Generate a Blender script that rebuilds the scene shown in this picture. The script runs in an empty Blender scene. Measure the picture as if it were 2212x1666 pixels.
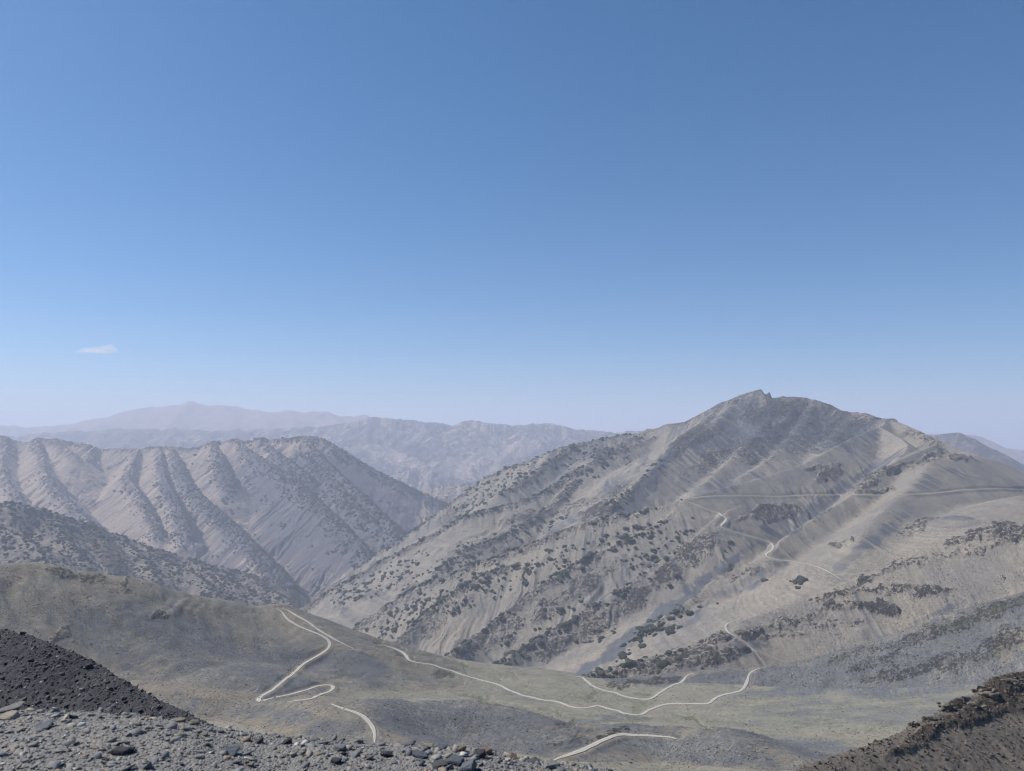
import bpy, math, random, time
import numpy as np
from mathutils import Vector
T0 = time.time()
SC = bpy.context.scene
COL = SC.collection
rad = math.radians

# ------------------------------------------------------------------ camera
F, CX, CY, HOR = 1640.0, 1106.0, 833.0, 950.0
PITCH = math.atan((HOR - CY) / F)
cam_d = bpy.data.cameras.new("camera")
cam = bpy.data.objects.new("camera", cam_d)
COL.objects.link(cam)
cam.location = (0, 0, 0)
cam.rotation_euler = (math.pi / 2 + PITCH, 0, 0)
cam_d.sensor_width = 36
cam_d.lens = 36 * F / 2212
cam_d.clip_start = 0.1
cam_d.clip_end = 200000
cam_d.dof.use_dof = True
cam_d.dof.focus_distance = 1500
cam_d.dof.aperture_fstop = 4.0
SC.camera = cam

# ------------------------------------------------------------------ sky, sun, exposure
SUN_EL, SUN_AZ = rad(50), rad(-74)          # azimuth measured from +Y, negative = left
world = bpy.data.worlds.new("World")
SC.world = world
world.use_nodes = True
wn = world.node_tree
wn.nodes.clear()
w_out = wn.nodes.new("ShaderNodeOutputWorld")
w_bg = wn.nodes.new("ShaderNodeBackground")
w_sky = wn.nodes.new("ShaderNodeTexSky")
w_sky.sky_type = 'NISHITA'
w_sky.sun_disc = False
w_sky.sun_elevation = SUN_EL
w_sky.sun_rotation = SUN_AZ
w_sky.altitude = 2500
w_sky.air_density = 1.0
w_sky.dust_density = 5.0
w_sky.ozone_density = 5.0
w_bg.inputs["Strength"].default_value = 0.082
w_hs = wn.nodes.new("ShaderNodeHueSaturation")
w_hs.inputs["Saturation"].default_value = 1.30
w_hs.inputs["Hue"].default_value = 0.493
wn.links.new(w_sky.outputs[0], w_hs.inputs["Color"])
wn.links.new(w_hs.outputs[0], w_bg.inputs[0])
wn.links.new(w_bg.outputs[0], w_out.inputs[0])

sun_d = bpy.data.lights.new("sun", 'SUN')
sun_d.energy = 4.5
sun_d.angle = rad(0.5)
sun_d.color = (1.0, 0.95, 0.87)
sun = bpy.data.objects.new("sun", sun_d)
COL.objects.link(sun)
sdir = Vector((math.sin(SUN_AZ) * math.cos(SUN_EL), math.cos(SUN_AZ) * math.cos(SUN_EL), math.sin(SUN_EL)))
sun.rotation_euler = sdir.to_track_quat('Z', 'Y').to_euler()

SC.view_settings.view_transform = 'Standard'
SC.view_settings.look = 'None'
SC.view_settings.exposure = 0.52
SC.view_settings.gamma = 1.0
HAZE_COL, HAZE_DENS = (.75, .82, 1.0, 1), 7.2e-5
SC.cycles.use_denoising = True
SC.cycles.denoiser = 'OPENIMAGEDENOISE'
SC.cycles.denoising_input_passes = 'RGB'
SC.cycles.filter_width = 1.2
SC.cycles.max_bounces = 4
SC.cycles.diffuse_bounces = 2
SC.cycles.volume_bounces = 1
SC.cycles.use_adaptive_sampling = False
SC.cycles.adaptive_threshold = 0.02

# ------------------------------------------------------------------ numeric helpers
rng = np.random.default_rng(7)
cp, sp = math.cos(PITCH), math.sin(PITCH)

def W(u, v, Y):
    """point seen at photo position (u, v) at forward distance Y"""
    dx, dz = (u - CX) / F, -(v - CY) / F
    yf, zf = cp - dz * sp, sp + dz * cp
    return (dx / yf * Y, Y, zf / yf * Y)

def PX(X, Y, Z):
    yc = Y * cp + Z * sp
    zc = -Y * sp + Z * cp
    return CX + F * X / yc, CY - F * zc / yc

PERM = rng.permutation(4096).astype(np.int32)
GR = np.stack([np.cos(np.linspace(0, 2 * np.pi, 4096, endpoint=False)),
               np.sin(np.linspace(0, 2 * np.pi, 4096, endpoint=False))], 1).astype(np.float32)

def perlin(x, y, seed=0):
    x = np.asarray(x, np.float64); y = np.asarray(y, np.float64)
    x, y = np.broadcast_arrays(x, y)
    xi = np.floor(x).astype(np.int32); yi = np.floor(y).astype(np.int32)
    xf = (x - xi).astype(np.float32); yf = (y - yi).astype(np.float32)
    u = xf * xf * xf * (xf * (xf * 6 - 15) + 10); v = yf * yf * yf * (yf * (yf * 6 - 15) + 10)
    def g(ix, iy, fx, fy):
        h = PERM[(PERM[(ix + seed * 131) & 4095] + iy) & 4095]
        return GR[h, 0] * fx + GR[h, 1] * fy
    a = g(xi, yi, xf, yf); b = g(xi + 1, yi, xf - 1, yf)
    c = g(xi, yi + 1, xf, yf - 1); d = g(xi + 1, yi + 1, xf - 1, yf - 1)
    return (a + u * (b - a) + v * (c - a + u * (a - b - c + d))) * 1.5

def fbm(x, y, octv=5, seed=0, gain=0.5, ridged=False):
    s = 0; a = 1; t = 0
    for o in range(octv):
        n = perlin(x, y, seed + o)
        if ridged: n = 1 - 2 * np.abs(n)
        s = s + a * n; t += a
        a *= gain; x = x * 2.03 + 17.3; y = y * 2.03 - 9.1
    return s / t

def sstep(a, b, x):
    t = np.clip((x - a) / (b - a), 0, 1)
    return t * t * (3 - 2 * t)

def catmull(P, n):
    P = np.asarray(P, float)
    if len(P) < 3:
        t = np.linspace(0, 1, n + 1)[:, None]
        return P[0] * (1 - t) + P[-1] * t
    Q = np.vstack([2 * P[0] - P[1], P, 2 * P[-1] - P[-2]])
    out = []
    for i in range(1, len(Q) - 2):
        p0, p1, p2, p3 = Q[i - 1:i + 3]
        for t in np.linspace(0, 1, n, endpoint=False):
            out.append(0.5 * ((2 * p1) + (-p0 + p2) * t + (2 * p0 - 5 * p1 + 4 * p2 - p3) * t * t
                              + (-p0 + 3 * p1 - 3 * p2 + p3) * t ** 3))
    out.append(Q[-2])
    return np.array(out)

def crest(pts, Y=None, n=3):
    """world polyline of a crest from traced (u, v, distance) points"""
    return catmull([W(*p) for p in pts], n)

def ridge(X, Y, pl, slope, rr=8.0, fl=0.22, wl=45.0, seed=0, curve=0.0):
    """height, arclength and distance fields of one ridge; flanks fluted along the fall line"""
    D = np.full(X.shape, 1e9, np.float32)
    SW = np.zeros(X.shape, np.float64); ZW = np.zeros(X.shape, np.float64); WW = np.full(X.shape, 1e-30)
    s0 = 0.0
    X = X.astype(np.float32); Y = Y.astype(np.float32)
    for i in range(len(pl) - 1):
        a, b = pl[i], pl[i + 1]
        dx, dy = b[0] - a[0], b[1] - a[1]
        L2 = dx * dx + dy * dy + 1e-9; L = math.sqrt(L2)
        tc = np.clip(((X - a[0]) * dx + (Y - a[1]) * dy) / L2, 0, 1)
        d2 = (X - (a[0] + tc * dx)) ** 2 + (Y - (a[1] + tc * dy)) ** 2
        d = np.sqrt(d2)
        D = np.minimum(D, d)
        w = L / ((d2 + 9) * 1e-3) ** 3
        SW += w * (s0 + tc * L); ZW += w * (a[2] + tc * (b[2] - a[2])); WW += w
        s0 += L
    S = (SW / WW).astype(np.float32)
    Sw = S + wl * (.8 * perlin(X / (wl * 2.5), Y / (wl * 2.5), seed + 1) + .3 * perlin(X / (wl * .8), Y / (wl * .8), seed + 2))
    am = 0.35 + 1.3 * np.clip(.5 + 1.2 * perlin(X / (wl * 4), Y / (wl * 4), seed + 7), 0, 1)
    f = fl * am * (0.6 * perlin(Sw / wl, D / (wl * 5), seed + 3) + 0.4 * perlin(Sw / (wl * 0.4), D / (wl * 3), seed + 5)) * np.clip(D / (wl * 0.5), 0, 1)
    Dr = np.sqrt(D * D + rr * rr) - rr
    h = (ZW / WW).astype(np.float32) - slope * Dr - slope * f * 2.6 * wl * (1 - np.exp(-D / (2.6 * wl))) + curve * D * D
    return h.astype(np.float32), S, D

def spur(pts, Yc, g, n=3):
    """spur traced by (u, v) that leaves its crest at distance Yc and falls toward us at gradient g"""
    u0, v0 = pts[0]; zc = W(u0, v0, Yc)[2]
    return crest([(u, v, (g * Yc - zc) / (g - W(u, v, 1.0)[2])) for u, v in pts], n=n)

def auto_spurs(pl, spacing, lmin, lmax, grad, seed, **k):
    """short ribs leaving a crest down both flanks"""
    r = np.random.default_rng(seed); out = []
    L = np.concatenate([[0], np.cumsum(np.hypot(*np.diff(pl[:, :2], axis=0).T))]); s = spacing * .5
    while s < L[-1]:
        P = np.array([np.interp(s, L, pl[:, i]) for i in range(3)])
        Q = np.array([np.interp(min(s + 40, L[-1]), L, pl[:, i]) for i in range(3)])
        t = (Q - P)[:2]; t /= np.linalg.norm(t) + 1e-9
        nn = np.array([t[1], -t[0]]); nn *= -np.sign(nn[1]) if nn[1] else 1
        nn = nn + t * r.uniform(-.45, .45); nn /= np.linalg.norm(nn)
        ln = r.uniform(lmin, lmax); pts = []
        for q in (0, .35, .7, 1):
            bend = t * r.normal(0, .06) * ln
            pts.append([P[0] + nn[0] * ln * q + bend[0] * (q > 0), P[1] + nn[1] * ln * q + bend[1] * (q > 0), P[2] - 2 - grad * ln * q])
        d = dict(pl=catmull(pts, 1)); d.update(k); out.append(d)
        s += spacing * r.uniform(.6, 1.5)
    return out

def smax(a, b, k):
    return np.maximum(a, b) + np.maximum(k - np.abs(a - b), 0) ** 2 / (4 * k)

def combine(X, Y, ridges, k=14.0):
    """ridges: dicts pl, s(lope), ... -> H, S, D, ID"""
    H = None
    for i, r in enumerate(ridges):
        h, s, d = ridge(X, Y, r['pl'], r.get('s', 0.62), r.get('rr', 8), r.get('fl', 0.22), r.get('wl', 45), seed=11 * i, curve=r.get('cv', 0))
        if H is None:
            H, S, D, ID, top = h, s, d, np.zeros(X.shape, np.int16), h
        else:
            m = h > top
            H = smax(H, h, k)
            top = np.where(m, h, top); S = np.where(m, s + i * 13777, S); D = np.where(m, d, D); ID = np.where(m, i, ID)
    return H, S, D, ID

def blobs(u, v, L):
    """soft union of rotated ellipses (u, v, ru, rv, angle, weight)"""
    o = np.zeros(u.shape, np.float32)
    for (a, b, ra, rb, an, w) in L:
        c, s = math.cos(rad(an)), math.sin(rad(an))
        x = (u - a) * c + (v - b) * s; y = -(u - a) * s + (v - b) * c
        q = (x / ra) ** 2 + (y / rb) ** 2
        o = np.maximum(o, w * np.clip(1.35 - q, 0, 1).astype(np.float32))
    return o

# ------------------------------------------------------------------ object helpers
def setp(o, **k):
    for a, b in k.items():
        if b is not None: o[a] = b
    return o

def mesh_obj(name, V, Fq, mat, smooth=True, attrs=None, kind=None, label=None, category=None, group=None):
    me = bpy.data.meshes.new(name)
    V = np.asarray(V, np.float32); Fq = np.asarray(Fq, np.int32)
    k = Fq.shape[1]
    me.vertices.add(len(V)); me.vertices.foreach_set("co", V.ravel())
    me.loops.add(Fq.size); me.loops.foreach_set("vertex_index", Fq.ravel())
    me.polygons.add(len(Fq)); me.polygons.foreach_set("loop_start", np.arange(0, Fq.size, k, dtype=np.int32))
    me.polygons.foreach_set("loop_total", np.full(len(Fq), k, np.int32))
    if smooth: me.polygons.foreach_set("use_smooth", np.ones(len(Fq), bool))
    me.update(calc_edges=True)
    for an, (ty, dom, arr) in (attrs or {}).items():
        at = me.attributes.new(an, ty, dom)
        key = {'FLOAT': 'value', 'FLOAT_COLOR': 'color', 'FLOAT_VECTOR': 'vector'}[ty]
        at.data.foreach_set(key, np.asarray(arr, np.float32).ravel())
    me.materials.append(mat)
    o = bpy.data.objects.new(name, me)
    COL.objects.link(o)
    return setp(o, kind=kind, label=label, category=category, group=group)

def grid_faces(nr, nc):
    i = np.arange(nr - 1)[:, None] * nc + np.arange(nc - 1)[None, :]
    return np.stack([i, i + 1, i + nc + 1, i + nc], -1).reshape(-1, 4)

class Sheet:
    """heightfield on a fan grid: columns at constant x/y, rows at growing distance"""
    def __init__(s, a0, a1, nc, y0, y1, nr, p=1.0):
        s.a = np.linspace(a0, a1, nc)
        t = np.linspace(0, 1, nr)
        s.y = y0 * (y1 / y0) ** (t ** p)
        s.Y = np.repeat(s.y[:, None], nc, 1).astype(np.float64); s.X = s.a[None, :] * s.Y
        s.nc, s.nr = nc, nr
    def hit(s, u, v):
        """first point of the sheet seen through photo position (u, v)"""
        dx, dz = (u - CX) / F, -(v - CY) / F
        yf, zf = cp - dz * sp, sp + dz * cp
        ca = (dx / yf - s.a[0]) / (s.a[1] - s.a[0])
        if not 0 <= ca < s.nc - 1: return None
        c = int(ca); w = ca - c
        z = s.Z[:, c] * (1 - w) + s.Z[:, c + 1] * w
        e = z / s.y - zf / yf
        k = np.argmax(e > 0)
        if e[k] <= 0: return None
        if k == 0: Y = s.y[0]
        else: Y = s.y[k - 1] + (s.y[k] - s.y[k - 1]) * (-e[k - 1]) / (e[k] - e[k - 1])
        return np.array([dx / yf * Y, Y, zf / yf * Y])
    def height(s, x, y, Z=None):
        Z = s.Z if Z is None else Z
        x = np.asarray(x, float); y = np.asarray(y, float)
        ca = np.clip((x / y - s.a[0]) / (s.a[1] - s.a[0]), 0, s.nc - 1.001)
        r = np.clip(np.interp(y, s.y, np.arange(s.nr)), 0, s.nr - 1.001)
        c0 = ca.astype(int); r0 = r.astype(int); fc = ca - c0; fr = r - r0
        return ((Z[r0, c0] * (1 - fc) + Z[r0, c0 + 1] * fc) * (1 - fr)
                + (Z[r0 + 1, c0] * (1 - fc) + Z[r0 + 1, c0 + 1] * fc) * fr)
    def verts(s):
        return np.stack([s.X, s.Y, s.Z], -1).reshape(-1, 3)

# ------------------------------------------------------------------ materials
class NT:
    def __init__(s, name):
        s.m = bpy.data.materials.new(name); s.m.use_nodes = True
        s.t = s.m.node_tree; s.t.nodes.clear()
        s.out = s.n("ShaderNodeOutputMaterial")
    def n(s, ty, **k):
        nd = s.t.nodes.new(ty)
        for a, b in k.items(): setattr(nd, a, b)
        return nd
    def l(s, a, b): s.t.links.new(a, b)
    def inp(s, sock, val):
        if isinstance(val, bpy.types.NodeSocket): s.l(val, sock)
        else: sock.default_value = val
    def math(s, op, a, b=0.0, c=0.0, clamp=False):
        nd = s.n("ShaderNodeMath", operation=op); nd.use_clamp = clamp
        s.inp(nd.inputs[0], a); s.inp(nd.inputs[1], b); s.inp(nd.inputs[2], c)
        return nd.outputs[0]
    def mix(s, f, a, b, mode='MIX'):
        nd = s.n("ShaderNodeMix", data_type='RGBA', blend_type=mode)
        s.inp(nd.inputs[0], f); s.inp(nd.inputs[6], a); s.inp(nd.inputs[7], b)
        return nd.outputs[2]
    def noise(s, vec, scale, detail=5, rough=0.6, dist=0.0):
        nd = s.n("ShaderNodeTexNoise")
        if vec is not None: s.l(vec, nd.inputs["Vector"])
        nd.inputs["Scale"].default_value = scale; nd.inputs["Detail"].default_value = detail
        nd.inputs["Roughness"].default_value = rough; nd.inputs["Distortion"].default_value = dist
        return nd.outputs[0]
    def ss(s, x, a, b):
        nd = s.n("ShaderNodeMapRange", interpolation_type='SMOOTHSTEP')
        s.inp(nd.inputs[0], x); s.inp(nd.inputs[1], a); s.inp(nd.inputs[2], b)
        return nd.outputs[0]
    def vmul(s, v, k):
        nd = s.n("ShaderNodeVectorMath", operation='MULTIPLY')
        s.l(v, nd.inputs[0]); nd.inputs[1].default_value = k
        return nd.outputs[0]
    def attr(s, name): return s.n("ShaderNodeAttribute", attribute_name=name)

ALB = 0.74
def c3(r, g, b): return (r * ALB, g * ALB, b * ALB, 1.0)

def terrain_mat(name, ca, cb, cdark, rock_a, rock_b, veg, fs=1.0, bump=1.0, spots=0.0, spot_col=None, streak=0.5, contrast=1.0, trails=0.0, trail_col=None, pebbles=0.85):
    """ground cover driven by masks: R rock, G greenery, B slate tone, plus fall-line coordinates"""
    m = NT(name)
    co = m.n("ShaderNodeTexCoord").outputs["Object"]
    A = m.attr("mask"); sep = m.n("ShaderNodeSeparateColor"); m.l(A.outputs["Color"], sep.inputs[0])
    R, G, B = sep.outputs
    st = m.attr("fall").outputs["Vector"]
    nb = m.noise(co, 0.006 / fs, 6, 0.6, 0.4)
    nm = m.noise(co, 0.05 / fs, 6, 0.65)
    nf = m.noise(co, 0.35 / fs, 6, 0.75)
    s1 = m.noise(m.vmul(st, (0.11 / fs, 0.006 / fs, 0.0)), 1.0, 4, 0.6, 0.3)
    s0 = m.noise(m.vmul(st, (0.035 / fs, 0.0028 / fs, 0.0)), 1.0, 4, 0.65, 0.4)
    s2 = m.noise(m.vmul(st, (0.45 / fs, 0.02 / fs, 0.0)), 1.0, 3, 0.6)
    scree = m.mix(m.ss(nb, 0.35, 0.65), ca, cb)
    tone = m.math('ADD', B, m.math('MULTIPLY', m.math('SUBTRACT', s1, 0.5), streak * 1.3))
    tone = m.math('ADD', tone, m.math('MULTIPLY', m.math('SUBTRACT', s0, 0.5), streak * 2.2))
    tone = m.math('ADD', tone, m.math('MULTIPLY', m.math('SUBTRACT', nm, 0.5), 0.5))
    scree = m.mix(m.ss(tone, 0.25, 0.85), scree, cdark)
    # pale debris lines along the fall line
    br = m.math('ADD', 1.0, m.math('MULTIPLY', m.math('SUBTRACT', s2, 0.5), 0.9 * streak))
    br = m.math('MULTIPLY', br, m.math('ADD', 1.0, m.math('MULTIPLY', m.math('SUBTRACT', nf, 0.5), 1.6 * contrast)))
    br = m.math('MULTIPLY', br, m.math('ADD', 1.0, m.math('MULTIPLY', m.math('SUBTRACT', m.noise(co, 0.1 / fs, 5, 0.8), 0.5), 1.5 * contrast)))
    # rock
    rn = m.noise(co, 0.05 / fs, 8, 0.82, 0.5)
    nq = m.noise(co, 0.13 / fs, 4, 0.8)
    vor = m.n("ShaderNodeTexVoronoi", feature='DISTANCE_TO_EDGE'); m.l(co, vor.inputs["Vector"]); vor.inputs["Scale"].default_value = 0.16 / fs
    rmix = m.math('ADD', m.math('MULTIPLY', m.math('SUBTRACT', rn, 0.5), 2.2), m.math('MULTIPLY', m.math('SUBTRACT', nq, 0.5), 2.4))
    rfac = m.math('ADD', R, rmix)
    rfac = m.ss(rfac, 0.52, 0.66)
    peb = m.math('MULTIPLY', m.ss(m.noise(co, 0.28 / fs, 3, 0.7), 0.58, 0.64), m.ss(m.noise(co, 0.015 / fs, 4, 0.6), 0.42, 0.60))
    rfac = m.math('MAXIMUM', rfac, m.math('MULTIPLY', peb, pebbles))
    rcol = m.mix(m.ss(m.noise(m.vmul(co, (1, 1, 2.2)), 0.16 / fs, 6, 0.85), 0.50, 0.68), rock_a, rock_b)
    col = m.mix(rfac, scree, rcol)
    if trails:
        t1 = m.noise(m.vmul(st, (0.10 / fs, 0.016 / fs, 0.0)), 1.0, 3, 0.6, 1.2)
        t2 = m.noise(co, 0.045 / fs, 3, 0.6, 1.5)
        ln = m.math('MAXIMUM', m.ss(m.math('ABSOLUTE', m.math('SUBTRACT', t1, 0.5)), 0.035, 0.0), m.math('MULTIPLY', m.ss(m.math('ABSOLUTE', m.math('SUBTRACT', t2, 0.5)), 0.02, 0.0), .8))
        ln = m.math('MULTIPLY', ln, m.ss(m.noise(co, 0.012 / fs, 3, 0.6), 0.42, 0.58))
        col = m.mix(m.math('MULTIPLY', ln, trails), col, trail_col or ca)
    vn = m.noise(co, 0.10 / fs, 7, 0.85)
    vfac = m.math('MULTIPLY', m.ss(m.math('ADD', G, m.math('MULTIPLY', m.math('SUBTRACT', vn, 0.5), 3.0)), 0.45, 0.80), 0.8)
    col = m.mix(vfac, col, m.mix(nf, veg, tuple(x * 0.6 for x in veg[:3]) + (1,)))
    cc = m.n("ShaderNodeCombineColor")
    for i in range(3): m.l(br, cc.inputs[i])
    col = m.mix(1.0, col, cc.outputs[0], 'MULTIPLY')
    if spots:
        v2 = m.n("ShaderNodeTexVoronoi"); m.l(co, v2.inputs["Vector"]); v2.inputs["Scale"].default_value = 0.22 / fs
        sp_ = m.ss(v2.outputs["Distance"], 0.34, 0.18)
        keep = m.ss(m.math('ADD', m.noise(co, 0.02 / fs, 4, 0.6), m.math('MULTIPLY', G, 0.0)), 0.62 - spots * 0.3, 0.7 - spots * 0.3)
        col = m.mix(m.math('MULTIPLY', sp_, keep), col, spot_col or c3(.03, .04, .02))
    bs = m.n("ShaderNodeBsdfPrincipled")
    m.l(col, bs.inputs["Base Color"])
    bs.inputs["Roughness"].default_value = 0.95
    bs.inputs["Specular IOR Level"].default_value = 0.15
    hgt = m.math('ADD', m.math('MULTIPLY', rn, m.math('MULTIPLY', rfac, 8.0 * fs)), m.math('MULTIPLY', nf, 1.1 * fs))
    hgt = m.math('ADD', hgt, m.math('MULTIPLY', s2, 0.8 * fs * streak))
    bp = m.n("ShaderNodeBump"); bp.inputs["Strength"].default_value = 0.8; bp.inputs["Distance"].default_value = bump
    m.l(hgt, bp.inputs["Height"]); m.l(bp.outputs[0], bs.inputs["Normal"])
    m.l(bs.outputs[0], m.out.inputs[0])
    return m.m

def sheet_obj(name, sh, mat, mask, S, D, kind="structure", keep=None):
    F4 = grid_faces(sh.nr, sh.nc)
    V = sh.verts()
    mk = np.concatenate([np.stack(mask, -1).reshape(-1, 3), np.ones((len(V), 1))], 1)
    st = np.stack([S, D, np.zeros_like(S)], -1).reshape(-1, 3)
    if keep is not None:
        F4 = F4[keep[:-1, :-1].ravel()]
        used = np.unique(F4); remap = np.full(len(V), -1); remap[used] = np.arange(len(used))
        V = V[used]; mk = mk[used]; st = st[used]; F4 = remap[F4]
    return mesh_obj(name, V, F4, mat, True, {"mask": ('FLOAT_COLOR', 'POINT', mk), "fall": ('FLOAT_VECTOR', 'POINT', st)}, kind=kind)

def tps(pts, X, Y, lam=0.0):
    P = np.array(pts, float); n = len(P); sc = 500.0
    x = P[:, :2] / sc
    def U(r2): return np.where(r2 > 1e-12, r2 * np.log(r2 + 1e-12), 0)
    K = U(((x[:, None] - x[None]) ** 2).sum(-1)) + lam * np.eye(n)
    A = np.zeros((n + 3, n + 3)); A[:n, :n] = K; A[:n, n] = 1; A[:n, n + 1:] = x; A[n, :n] = 1; A[n + 1:, :n] = x.T
    w = np.linalg.solve(A, np.concatenate([P[:, 2], [0, 0, 0]]))
    Z = w[n] + w[n + 1] * X / sc + w[n + 2] * Y / sc
    for i in range(n):
        r2 = (X / sc - x[i, 0]) ** 2 + (Y / sc - x[i, 1]) ** 2
        Z = Z + w[i] * U(r2)
    return Z

def bench(sh, path, hw, soft):
    """level the ground across a road and blend the cut into the slope"""
    dmin = np.full(sh.X.shape, 1e9); zt = np.zeros(sh.X.shape)
    x0, x1 = path[:, 0].min() - 40, path[:, 0].max() + 40; y0, y1 = path[:, 1].min() - 40, path[:, 1].max() + 40
    m = (sh.X > x0) & (sh.X < x1) & (sh.Y > y0) & (sh.Y < y1)
    X, Y = sh.X[m], sh.Y[m]; d0 = np.full(X.shape, 1e9); z0 = np.zeros(X.shape)
    for i in range(len(path) - 1):
        a, b = path[i], path[i + 1]; dx, dy = b[0] - a[0], b[1] - a[1]
        t = np.clip(((X - a[0]) * dx + (Y - a[1]) * dy) / (dx * dx + dy * dy + 1e-9), 0, 1)
        d = np.hypot(X - a[0] - t * dx, Y - a[1] - t * dy); k = d < d0
        d0 = np.where(k, d, d0); z0 = np.where(k, a[2] + t * (b[2] - a[2]), z0)
    w = 1 - sstep(hw, soft, d0)
    Z = sh.Z[m]; sh.Z[m] = Z * (1 - w) + z0 * w
    dd = np.full(sh.X.shape, 1e9); dd[m] = d0
    sh.roadd = np.minimum(getattr(sh, 'roadd', dd), dd)

def trace(sh, pts, step=6.0):
    """drape a traced line on the sheet; smooth and resample it evenly"""
    P = catmull([(u, v, 0) for u, v in pts], 6)
    Q = [sh.hit(u, v) for u, v, _ in P]
    Q = np.array([q for q in Q if q is not None])
    out = [Q[0]]
    for q in Q[1:]:
        if np.hypot(*(q - out[-1])[:2]) > 3: out.append(q)
    Q = np.array(out)
    L = np.concatenate([[0], np.cumsum(np.hypot(*np.diff(Q[:, :2], axis=0).T))])
    n = max(4, int(L[-1] / step)); s = np.linspace(0, L[-1], n)
    R = np.stack([np.interp(s, L, Q[:, i]) for i in range(3)], 1)
    for _ in range(3): R[1:-1] = (R[:-2] + 2 * R[1:-1] + R[2:]) / 4
    for _ in range(12): R[1:-1, 2] = (R[:-2, 2] + 2 * R[1:-1, 2] + R[2:, 2]) / 4
    return R

def road_obj(sh, R, width, mat, lift=0.25, name="road", label=None):
    T = np.gradient(R[:, :2], axis=0); T /= np.linalg.norm(T, axis=1)[:, None] + 1e-9
    N = np.stack([-T[:, 1], T[:, 0]], 1)
    s = np.concatenate([[0], np.cumsum(np.hypot(*np.diff(R[:, :2], axis=0).T))])
    wv = width * (1 + 0.35 * perlin(s / 19.0, s * 0, 5)) * (.35 + .65 * np.minimum(sstep(0, 45, s), sstep(0, 45, s[-1] - s)))
    cols = np.array([-0.5, -0.25, 0, 0.25, 0.5]); V = []; uv = []
    for c in cols:
        p = R[:, :2] + N * (c * wv)[:, None]
        z = sh.height(p[:, 0], p[:, 1])
        V.append(np.concatenate([p, z[:, None]], 1)); uv.append(np.stack([np.full(len(s), c), s, 0 * s], 1))
    V = np.stack(V, 1)
    V[:, :, 2] = np.maximum(V[:, :, 2], V[:, :, 2].mean(1, keepdims=True)) + lift
    # hanging skirts keep the slab thick at its edges
    lo = V[:, [0, -1]].copy(); lo[:, :, 2] -= lift + 1.0
    V = np.concatenate([lo[:, :1], V, lo[:, 1:]], 1)
    uv = np.stack(uv, 1); uv = np.concatenate([uv[:, :1], uv, uv[:, -1:]], 1)
    n, k = V.shape[:2]
    return mesh_obj(name, V.reshape(-1, 3), grid_faces(n, k), mat, True, {"fall": ('FLOAT_VECTOR', 'POINT', uv.reshape(-1, 3))}, kind="structure", label=label)

print("helpers", time.time() - T0)
# ------------------------------------------------------------------ colours (albedo)
BEIGE, GREY, SLATE = c3(.300, .264, .214), c3(.232, .213, .190), c3(.112, .119, .135)
ROCK_A, ROCK_B = c3(.045, .038, .036), c3(.24, .205, .18)
GREEN = c3(.085, .10, .045)

mat_far = terrain_mat("far rock", c3(.36, .24, .19), c3(.46, .29, .22), c3(.20, .17, .17), c3(.14, .12, .11), c3(.3, .24, .2), c3(.10, .11, .08), fs=9, bump=8, streak=1.0, contrast=1.4)
mat_mid = terrain_mat("eroded badland rock", c3(.52, .41, .32), c3(.32, .27, .24), c3(.10, .10, .12), c3(.07, .06, .06), c3(.40, .32, .26), c3(.05, .06, .045), fs=4.5, bump=5, streak=1.3, contrast=1.8, spots=1.3, spot_col=c3(.06, .07, .05))
mat_left = terrain_mat("pinkish scree and slate", c3(.42, .335, .265), c3(.34, .28, .235), c3(.13, .125, .145), c3(.06, .055, .055), c3(.17, .145, .13), c3(.05, .06, .045), fs=2.4, bump=2.2, streak=.9, contrast=.7, pebbles=.15)
mat_l4 = terrain_mat("ochre rock with junipers", c3(.28, .24, .19), c3(.22, .195, .17), c3(.14, .13, .13), c3(.08, .07, .065), c3(.27, .21, .16), c3(.05, .06, .035), fs=1.6, bump=1.6, streak=.7)
mat_right = terrain_mat("pale scree and brown rock", BEIGE, GREY, SLATE, ROCK_A, ROCK_B, GREEN, fs=1.0, bump=1.1, streak=1.0, contrast=.75, pebbles=.5)
mat_hill = terrain_mat("olive grey shale", c3(.25, .212, .162), c3(.192, .184, .16), c3(.135, .138, .143), c3(.05, .045, .04), c3(.15, .125, .10), c3(.10, .11, .055), fs=.6, bump=1.2, streak=.6, contrast=1.1, trails=.75, trail_col=c3(.27, .255, .215))
mat_valley = terrain_mat("meadow turf and gravel", c3(.262, .245, .190), c3(.22, .212, .168), c3(.13, .14, .155), c3(.06, .05, .045), c3(.18, .14, .11), c3(.09, .13, .03), fs=.55, bump=.7, streak=.35, contrast=1.0, trails=.4, trail_col=c3(.30, .28, .23))
mat_near = terrain_mat("dark slate debris", c3(.075, .072, .078), c3(.055, .056, .066), c3(.04, .042, .052), c3(.02, .02, .024), c3(.10, .095, .095), c3(.07, .07, .04), fs=.03, bump=.1, streak=.3, contrast=1.6)
mat_crag = terrain_mat("brown crag and dark scree", c3(.20, .172, .142), c3(.16, .138, .118), c3(.045, .047, .06), c3(.05, .043, .038), c3(.24, .19, .15), c3(.09, .085, .04), fs=.08, bump=.2, streak=.3, contrast=1.4)

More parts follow.
